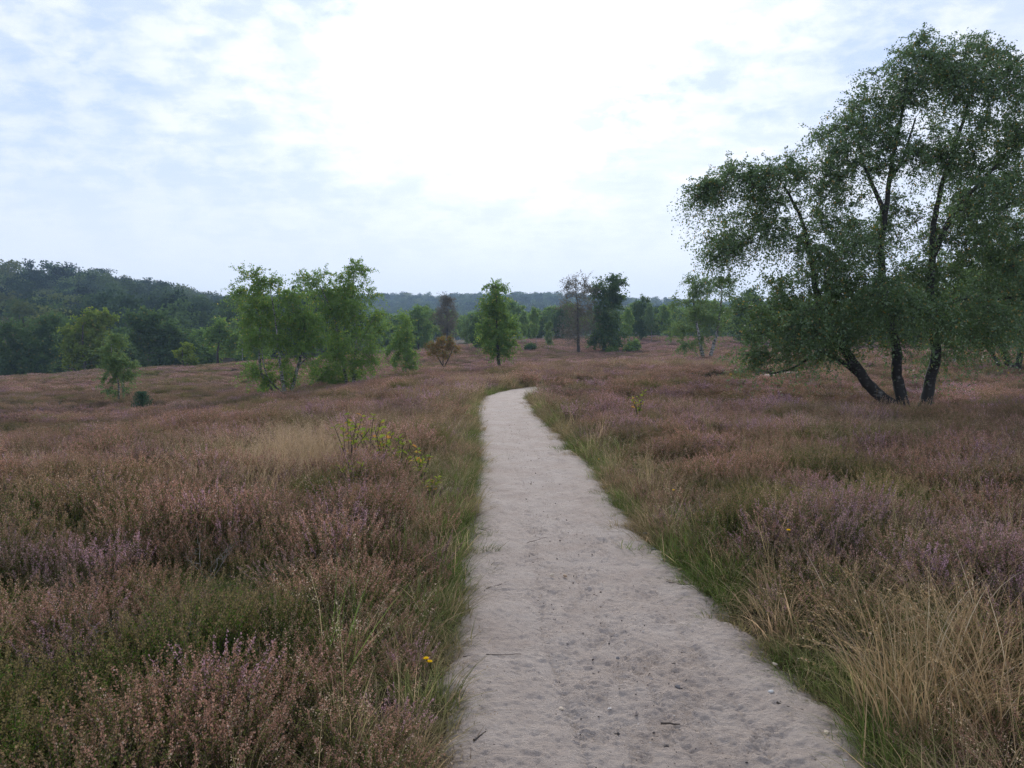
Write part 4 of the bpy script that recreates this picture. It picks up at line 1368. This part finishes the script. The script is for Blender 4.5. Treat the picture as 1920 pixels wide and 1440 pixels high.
def woods():
    r = np.random.default_rng(61)
    for nm, lb, (x0, x1, y0, y1), step, cond in (
            ('hill_wood', 'dense mixed wood covering the rounded hill on the left', (-420, -18, 128, 380), 7.6, lambda x, y: (y > 128 + 0.25 * np.abs(x + 90)) & (x < -0.21 * y)),
            ('ridge_wood', 'blue hazy wood along the far ridge', (-800, 800, 540, 960), 11.0, lambda x, y: (np.abs(x) < .85 * y)),
            ('plain_wood', 'low wood filling the plain between the heath and the far ridge', (-420, 420, 215, 560), 11.0, lambda x, y: (np.abs(x) < .85 * y) & ~((x < -0.21 * y) & (y < 385)))):
        x, y = jgrid(x0, x1, y0, y1, step, r)
        k = cond(x, y) & (np.abs(x) < y * .85 + 20)
        x, y = x[k], y[k]
        n = len(x)
        sc = r.uniform(.75, 1.35, n) * {'hill_wood': .95, 'ridge_wood': 1.25, 'plain_wood': .62}[nm]
        P = np.column_stack([x, y, H(x, y, False) - .3])
        t = np.column_stack([sstep(.5, .7, fbm(x / 30, y / 30, 201, 2)) * r.random(n) * 1.2, (r.random(n) < .45) * r.uniform(.5, 1, n), r.random(n)])
        gn_scatter(nm, 'wood', P, np.column_stack([np.zeros((n, 2)), r.uniform(0, 6.28, n)]), np.column_stack([sc * r.uniform(.85, 1.2, n), sc, sc]), np.clip(t, 0, 1), lb, 'wood')


woods()

# ------------------------------------------------------------------ small things: oak seedlings, dry tussock, flowers, stones, twigs


def oak_leaf_mesh(seed):
    r = np.random.default_rng(seed)
    t = np.linspace(0, 1, 13)
    w = .32 * np.sin(math.pi * np.clip(t, 0, 1)) ** .7 * (0.72 + .32 * np.cos(t * 2 * math.pi * 3.5)) * (0.6 + .7 * t)
    w[0], w[-1] = .02, .05
    z = .10 * np.sin(t * math.pi) + r.normal(0, .01, 13)
    mid = np.column_stack([np.zeros(13), t, z])
    lf = np.column_stack([-w, t + .05 * (w > .15), z + w * .25])
    rt = np.column_stack([w, t + .05 * (w > .15), z + w * .25])
    V = np.concatenate([lf, mid, rt])
    i = np.arange(12)
    Fq = np.concatenate([np.column_stack([i, i + 13, i + 14, i + 1]), np.column_stack([i + 13, i + 26, i + 27, i + 14])])
    return mesh_np('oak_leaf', V, [Fq], [M['oakleaf']], attrs={'rnd': ('FACE', 'FLOAT', np.full(24, r.random()))}, smooth=True)


OAKL = [oak_leaf_mesh(s) for s in range(6)]


def oak_seedling(px, py, d, h, n, label, seed, ls=.070):
    r = np.random.default_rng(seed)
    b = PX(px, py, d)
    b[2] = Hp(b[0], b[1]) - .02
    o = add('oak_seedling', None, label=label, cat='seedling', group='young oaks sprouting among the heather')
    o.location = b
    acc = Acc()
    tips = []
    for k in range(max(3, n // 7)):
        e = np.array((r.normal(0, .20) * h, r.normal(0, .20) * h, h * r.uniform(.75, 1.08)))
        m = e * np.array((.35, .35, .55)) + r.normal(0, .015, 3)
        c = catmull(np.array([(0, 0, 0), m, e]), 5)
        acc.add(*tube(c, np.linspace(.007, .003, len(c)), 5))
        tips.append(c)
    add('stem', acc.mesh('stem', [M['bark_dark']]), o)
    for k in range(n):
        c = tips[k % len(tips)]
        t = .40 + .62 * r.random() ** .7
        p = np.array([np.interp(t, np.linspace(0, 1, len(c)), c[:, i]) for i in range(3)])
        lf = add('leaf', OAKL[r.integers(0, 6)], o)
        lf.location = p
        lf.rotation_euler = (r.uniform(-.2, .9), r.normal(0, .5), r.uniform(0, 6.28))
        lf.scale = (ls * r.uniform(.7, 1.2),) * 3


for px, py, d, h, n, lb in (
        (655, 905, 8.4, .68, 22, 'tallest young oak with yellow-green leaves on the left heather bank'),
        (695, 885, 9.2, .60, 14, 'young oak with orange-tipped top behind the tallest young oak'),
        (722, 905, 8.6, .56, 20, 'bushy young oak in the middle of the left-bank seedlings'),
        (752, 905, 8.4, .44, 14, 'low young oak right of the bushy one on the left bank'),
        (792, 930, 7.8, .42, 16, 'young oak nearest the sand on the left bank'),
        (806, 950, 7.3, .28, 12, 'short yellow-tipped oak seedling at the verge of the left bank'),
        (660, 950, 7.2, .36, 13, 'small darker young oak low in front of the tallest one'),
        (1195, 812, 13.0, .55, 16, 'single yellow-green oak sprig in the heather right of the path')):
    oak_seedling(px, py, d, h * 1.05, int(n * 2.8), lb, int(px))


def tussock(px, py, d, n, rad, h, label, seed, lean=.28, curl=.5):
    r = np.random.default_rng(seed)
    b = PX(px, py, d)
    b[2] = Hp(b[0], b[1]) - .02
    V, Fq, fr, C = blades(r, n, rad, h, .0023, lean, curl, 6, (.45, 1.1))
    o = add('dry_grass_tussock', None, label=label, cat='grass tussock', group='straw coloured tussocks at the right verge')
    o.location = b
    add('blades', mesh_np('blades', V, [Fq], [M['straw']], attrs={'rnd': ('FACE', 'FLOAT', fr)}), o)
    m = int(n * .3)
    i = np.repeat(np.arange(m), 22)
    t = r.random(len(i))
    P = C[i, -2] + (C[i, -1] - C[i, -2]) * (t * 1.1)[:, None] + r.normal(0, .005, (len(i), 3))
    V, Fq = leaf_quads(P, .012, r, .35, axis=(C[i, -1] - C[i, -2]) + r.normal(0, .01, (len(i), 3)))
    add('seed_heads', mesh_np('seed_heads', V, [Fq], [M['straw']], attrs={'rnd': ('FACE', 'FLOAT', r.random(len(Fq)))}), o)


tussock(1740, 1420, 3.05, 300, .26, .58, 'tall straw coloured grass tussock at the lower right verge', 301)
tussock(1850, 1330, 3.4, 190, .24, .52, 'straw grass tussock just behind the tall one at the lower right', 302)
tussock(1890, 1440, 2.9, 150, .20, .50, 'straw grass tussock in the lower right corner of the view', 303)
tussock(1630, 1240, 3.9, 110, .20, .36, 'shorter straw tussock between the tall tussock and the path', 304)


def flower(px, py, d, h, label, s):
    r = np.random.default_rng(s)
    b = PX(px, py, d)
    gz = Hp(b[0], b[1])
    b[2] = gz
    o = add('hawkweed_flower', None, label=label, cat='flower', group='yellow flowers at the path edge')
    o.location = b
    tip = np.array((r.normal(0, .03), r.normal(0, .03), h))
    c = catmull(np.array([(0, 0, 0), tip * .5 + r.normal(0, .01, 3), tip]), 5)
    add('stem', mesh_np('stem', *[q if i == 0 else [q] for i, q in enumerate(tube(c, .0015, 4))], [M['hleaf']], attrs={'rnd': ('POINT', 'FLOAT', np.full(len(c) * 4, .5))}), o)
    n = 16
    a = np.arange(n) / n * 6.283
    R0 = .016
    V, Fs = [], []
    for ring, (rr, zz) in enumerate(((1.0, .0), (.6, .004))):
        for q in a + ring * .2:
            d0 = np.array((math.cos(q), math.sin(q), 0))
            s0 = np.array((-math.sin(q), math.cos(q), 0))
            k = len(V)
            V += [tip + (0, 0, zz), tip + d0 * R0 * rr * .6 + s0 * R0 * .16 + (0, 0, zz + .002), tip + d0 * R0 * rr + (0, 0, zz + .003), tip + d0 * R0 * rr * .6 - s0 * R0 * .16 + (0, 0, zz + .002)]
            Fs.append((k, k + 1, k + 2, k + 3))
    add('petals', mesh_np('petals', np.array(V), [np.array(Fs)], [M['yellow']], attrs={'rnd': ('FACE', 'FLOAT', r.random(len(Fs)))}), o)


for i, (px, py, d, h, lb) in enumerate((
        (813, 1300, 3.45, .17, 'larger yellow flower in the left verge grass near the path'),
        (816, 1310, 3.40, .15, 'smaller yellow flower just under the larger one in the left verge'),
        (1470, 1120, 4.7, .36, 'single yellow flower among the pale grass right of the path'),
        (1120, 880, 9.3, .16, 'yellow flower at the right path edge near the green turf'),
        (1062, 815, 12.8, .18, 'yellow flower at the right edge where the path narrows'),
        (1264, 985, 6.6, .26, 'yellow flower low in the heather beside the bright green turf'))):
    flower(px, py, d, h, lb, 400 + i)


def stone_mesh(seed, c0, c1):
    r = np.random.default_rng(seed)
    import bmesh
    bm = bmesh.new()
    bmesh.ops.create_icosphere(bm, subdivisions=2, radius=1)
    for v in bm.verts:
        n_ = v.co.copy()
        f = 1 + .22 * math.sin(3 * n_.x + seed) * math.cos(2.3 * n_.y + 2 * seed) + r.normal(0, .05)
        v.co = Vector((n_.x * f * 1.2, n_.y * f * .9, n_.z * f * .55))
    me = bpy.data.meshes.new('stone')
    bm.to_mesh(me)
    bm.free()
    me.materials.append(plain_mat('stone %d' % seed, c0, c1, 3, .8, .3))
    return me


STONES = [stone_mesh(s, c0, c1) for s, c0, c1 in ((1, (.38, .30, .22), (.50, .42, .32)), (2, (.30, .29, .29), (.42, .41, .40)), (3, (.08, .075, .075), (.16, .15, .15)),
                                                  (4, (.30, .20, .12), (.42, .30, .20)), (5, (.48, .46, .42), (.6, .58, .55)))]


def ground_hit(px, py):
    d = 3.0
    for _ in range(30):
        p = PX(px, py, d)
        z = Hp(p[0], p[1]) + .012
        d += (p[2] - z) / max((py - 640) / F, .02)
    return PX(px, py, d)


SP = [(1052, 1332, 0, .011, 'round cream pebble in the middle of the path in front of the walker'), (910, 1259, 2, .010, 'dark wet-looking pebble near the left edge of the path'),
      (1158, 1237, 2, .011, 'dark pebble on the right half of the sand beside the footprints'), (1271, 1291, 2, .012, 'dark stone towards the right edge of the sand'),
      (1515, 1360, 4, .014, 'white pebble next to the stick at the lower right edge'), (1549, 1377, 0, .013, 'tan pebble below the white one at the lower right edge'),
      (1558, 1403, 3, .015, 'flat tan stone right at the lower right verge'), (1582, 1433, 1, .013, 'blue-grey pebble at the bottom right edge of the sand'),
      (1506, 1328, 0, .010, 'small tan pebble uphill of the white one on the right edge'), (1446, 1300, 4, .013, 'flat pale stone on the right edge of the sand'),
      (1452, 1248, 0, .012, 'tan stone beside the green verge on the right'), (1620, 1418, 3, .014, 'brown stone half under the lower right grass'),
      (1060, 1082, 3, .016, 'reddish brown stone mid-path ahead'), (1035, 1080, 0, .013, 'pale tan stone beside the reddish brown one'),
      (1225, 1032, 2, .018, 'dark stone in the grit along the right edge'), (1240, 1052, 1, .016, 'grey stone in the grit along the right edge'),
      (1210, 1002, 2, .018, 'dark stone at the top of the gritty right edge'), (1275, 1070, 3, .018, 'brown stone at the lower end of the gritty right edge')]
for i, (px, py, k, s, lb) in enumerate(SP):
    o = add('pebble', STONES[k], label=lb, cat='pebble', group='loose stones on the path')
    p = ground_hit(px, py)
    o.location = (p[0], p[1], Hp(p[0], p[1]) + .018 + s * .2)
    o.scale = (s, s, s)
    o.rotation_euler = (random.uniform(-.2, .2), random.uniform(-.2, .2), random.uniform(0, 6))


def twig_thing(px, py, ln, ang, label, seed, w=.0035, branch=False):
    r = np.random.default_rng(seed)
    p = ground_hit(px, py)
    t = np.linspace(-.5, .5, 7)
    c = np.column_stack([math.cos(ang) * t * ln + r.normal(0, .03 * ln, 7), math.sin(ang) * t * ln + r.normal(0, .03 * ln, 7), np.zeros(7)])
    c[:, 2] = H(c[:, 0] + p[0], c[:, 1] + p[1]) - Hp(p[0], p[1]) + .022 + w
    acc = Acc()
    acc.add(*tube(c, w * np.linspace(1.2, .6, 7), 6))
    if branch:
        e = c[3] + np.array((math.cos(ang + .6) * ln * .4, math.sin(ang + .6) * ln * .4, .006))
        acc.add(*tube(np.array([c[3], (c[3] + e) / 2 + r.normal(0, .01, 3), e]), np.array((.8, .6, .4)) * w, 5))
    o = add('fallen_twig', acc.mesh('fallen_twig', [M['twig']], smooth=True), label=label, cat='twig', group='twigs lying on the path')
    o.location = (p[0], p[1], Hp(p[0], p[1]))


for i, a in enumerate(((1490, 1334, .16, -.7, 'stubby dark stick beside the white pebble at the lower right edge'), (1257, 1363, .075, -.1, 'short dark stick on the right half of the sand'),
                       (900, 1386, .075, .9, 'short dark stick near the bottom left of the sand'), (928, 1103, .22, .9, 'curved brown twig on the left half of the sand'),
                       (902, 995, .24, -.9, 'forked twig where the left verge bulges'), (1275, 1098, .20, -.5, 'thin dark twig at the right edge below the grit'),
                       (1008, 1015, .26, .8, 'thin twig in the middle of the path ahead'), (925, 1232, .30, .1, 'long pale stalk lying across the left of the sand'))):
    twig_thing(*a, 500 + i, w=.0022 if i in (3, 4, 5, 6, 7) else .0045, branch=(i == 4))


def grit():
    """fine gravel and dark crumbs sprinkled on the sand, thicker along the right edge"""
    r = np.random.default_rng(31)
    n = 5200
    y = 2.0 + 18 * r.random(n) ** 1.7
    cx, w = np.interp(y, PC[:90, 1], PC[:90, 0]), np.interp(y, PC[:90, 1], PW[:90])
    u = r.uniform(-1.02, 1.02, n)
    e = r.random(n) < .42
    u[e] = 1.02 - np.abs(r.normal(0, .16, e.sum()))
    x = cx + u * w
    s = np.exp(r.normal(math.log(.0038), .45, n)).clip(.0015, .012)
    oc = np.array([(1, 0, 0), (0, 1, 0), (-1, 0, 0), (0, -1, 0), (0, 0, .6), (0, 0, -.6)], float)
    of = np.array([(0, 1, 4), (1, 2, 4), (2, 3, 4), (3, 0, 4), (1, 0, 5), (2, 1, 5), (3, 2, 5), (0, 3, 5)])
    a = r.uniform(0, 6.28, n)
    V = oc[None] * s[:, None, None] * r.uniform(.6, 1.4, (n, 1, 3)) * (1 + r.normal(0, .2, (n, 6, 1)))
    R = np.stack([np.stack([np.cos(a), -np.sin(a)], -1), np.stack([np.sin(a), np.cos(a)], -1)], 1)
    V[..., :2] = np.einsum('nij,nkj->nki', R, V[..., :2])
    z = H(x, y) + .012 + sand_relief(x.copy(), y.copy())
    V += np.column_stack([x, y, z])[:, None]
    Fq = (np.arange(n)[:, None, None] * 6 + of[None]).reshape(-1, 3)
    m, nt, out = new_mat('grit')
    at = attr(nt, 'rnd')
    cr = N(nt, 'ShaderNodeValToRGB')
    els = cr.color_ramp.elements
    els[0].position, els[0].color = 0, (.035, .028, .024, 1)
    els[1].position, els[1].color = 1, (.55, .50, .45, 1)
    for ps, c in ((.45, (.07, .055, .048, 1)), (.55, (.22, .17, .14, 1)), (.85, (.36, .31, .27, 1))):
        q = els.new(ps)
        q.color = c
    L(nt, at.outputs['Fac'], cr.inputs[0])
    p = N(nt, 'ShaderNodeBsdfPrincipled', inp={'Roughness': .85})
    L(nt, cr.outputs[0], p.inputs['Base Color'])
    L(nt, p.outputs[0], out.inputs[0])
    add('gravel', mesh_np('gravel', V.reshape(-1, 3), [Fq], [m], attrs={'rnd': ('FACE', 'FLOAT', np.repeat(r.random(n), 8))}),
        label='fine grit and dark crumbs sprinkled over the sandy path', cat='gravel', kind='stuff')


grit()


def dead_branch(px, py, d, h, label, seed):
    r = np.random.default_rng(seed)
    b = PX(px, py, d)
    b[2] = Hp(b[0], b[1]) + .05
    acc = Acc()

    def grow(p, dr, ln, w, lv):
        e = p + dr * ln
        m = (p + e) / 2 + r.normal(0, .10 * ln, 3)
        c = catmull(np.array([p, m, e]), 3)
        acc.add(*tube(c, np.linspace(w, w * .5, len(c)), 5))
        if lv:
            for _ in range(r.integers(2, 4)):
                grow(c[r.integers(2, len(c))], unit(dr + r.normal(0, .55, 3)), ln * r.uniform(.5, .8), w * .55, lv - 1)
    for _ in range(3):
        grow(np.zeros(3), unit(np.array((r.normal(0, .7), r.normal(0, .7), 1.0))), h * .5, .0032, 3)
    o = add('dead_heather_branch', acc.mesh('dead_heather_branch', [M['deadwood']], smooth=True), label=label, cat='dead branch', group='bare grey heather branches on the left bank')
    o.location = b


for i, (px, py, d, h, lb) in enumerate(((390, 1185, 4.5, .27, 'bare grey heather branch fanning out of the left bank'), (175, 1345, 3.5, .24, 'pale dead heather branch lying in the mossy gap at lower left'),
                                        (345, 1370, 3.4, .22, 'short forked dead branch beside the purple sprigs at lower left'), (600, 930, 7.6, .35, 'grey dead branch low in front of the young oaks'))):
    dead_branch(px, py, d, h, lb, 600 + i)


def stalk(px, py, d, h, label, seed):
    r = np.random.default_rng(seed)
    b = PX(px, py, d)
    b[2] = Hp(b[0], b[1])
    tip = np.array((r.normal(0, .12) * h, r.normal(0, .12) * h, h))
    c = catmull(np.array([(0, 0, 0), tip * .5 + r.normal(0, .02, 3), tip * .92, tip * 1.02 + np.array((r.normal(0, .05), 0, -.03))]), 6)
    acc = Acc()
    acc.add(*tube(c, np.linspace(.0022, .0012, len(c)), 4))
    P = c[-8:][r.integers(0, 8, 50)] + r.normal(0, .006, (50, 3))
    acc.add(*leaf_quads(P, .012, r, .35, 1.0))
    o = add('grass_stalk', acc.mesh('grass_stalk', [M['straw']], attrs={}), label=label, cat='grass stalk', group='single tall dry stalks')
    o.location = b


for i, (px, py, d, h, lb) in enumerate(((126, 1225, 4.2, .62, 'single dry stalk standing up at the lower left'), (655, 1165, 4.7, .60, 'tall dry stalk on the left bank near the path'),
                                        (270, 960, 6.9, .70, 'tall pale stalk above the heather at the left'), (1640, 790, 15.5, .62, 'pale stalk bending in front of the big birch'),
                                        (1855, 975, 6.6, .70, 'thin dry stalk rising from the heather at the right edge'))):
    stalk(px, py, d, h, lb, 700 + i)

# ------------------------------------------------------------------ the hazy air


def haze():
    m, nt, out = new_mat('haze')
    v = N(nt, 'ShaderNodeVolumePrincipled', inp={'Color': (0.52, 0.73, 1.0, 1), 'Density': 0.00036, 'Anisotropy': 0.2})
    L(nt, v.outputs[0], out.inputs['Volume'])
    x, y0, y1, z0, z1 = 1320, -40, 1320, -5.5, 92.0
    V = np.array([(-x, y0, z0), (x, y0, z0), (x, y1, z0), (-x, y1, z0), (-x, y0, z1), (x, y0, z1), (x, y1, z1), (-x, y1, z1)], float)
    Fq = np.array([(0, 3, 2, 1), (4, 5, 6, 7), (0, 1, 5, 4), (1, 2, 6, 5), (2, 3, 7, 6), (3, 0, 4, 7)])
    add('haze', mesh_np('haze', V, [Fq], [m]), label='thin blue haze hanging over the heath and the far ridge', cat='haze', kind='stuff')


haze()
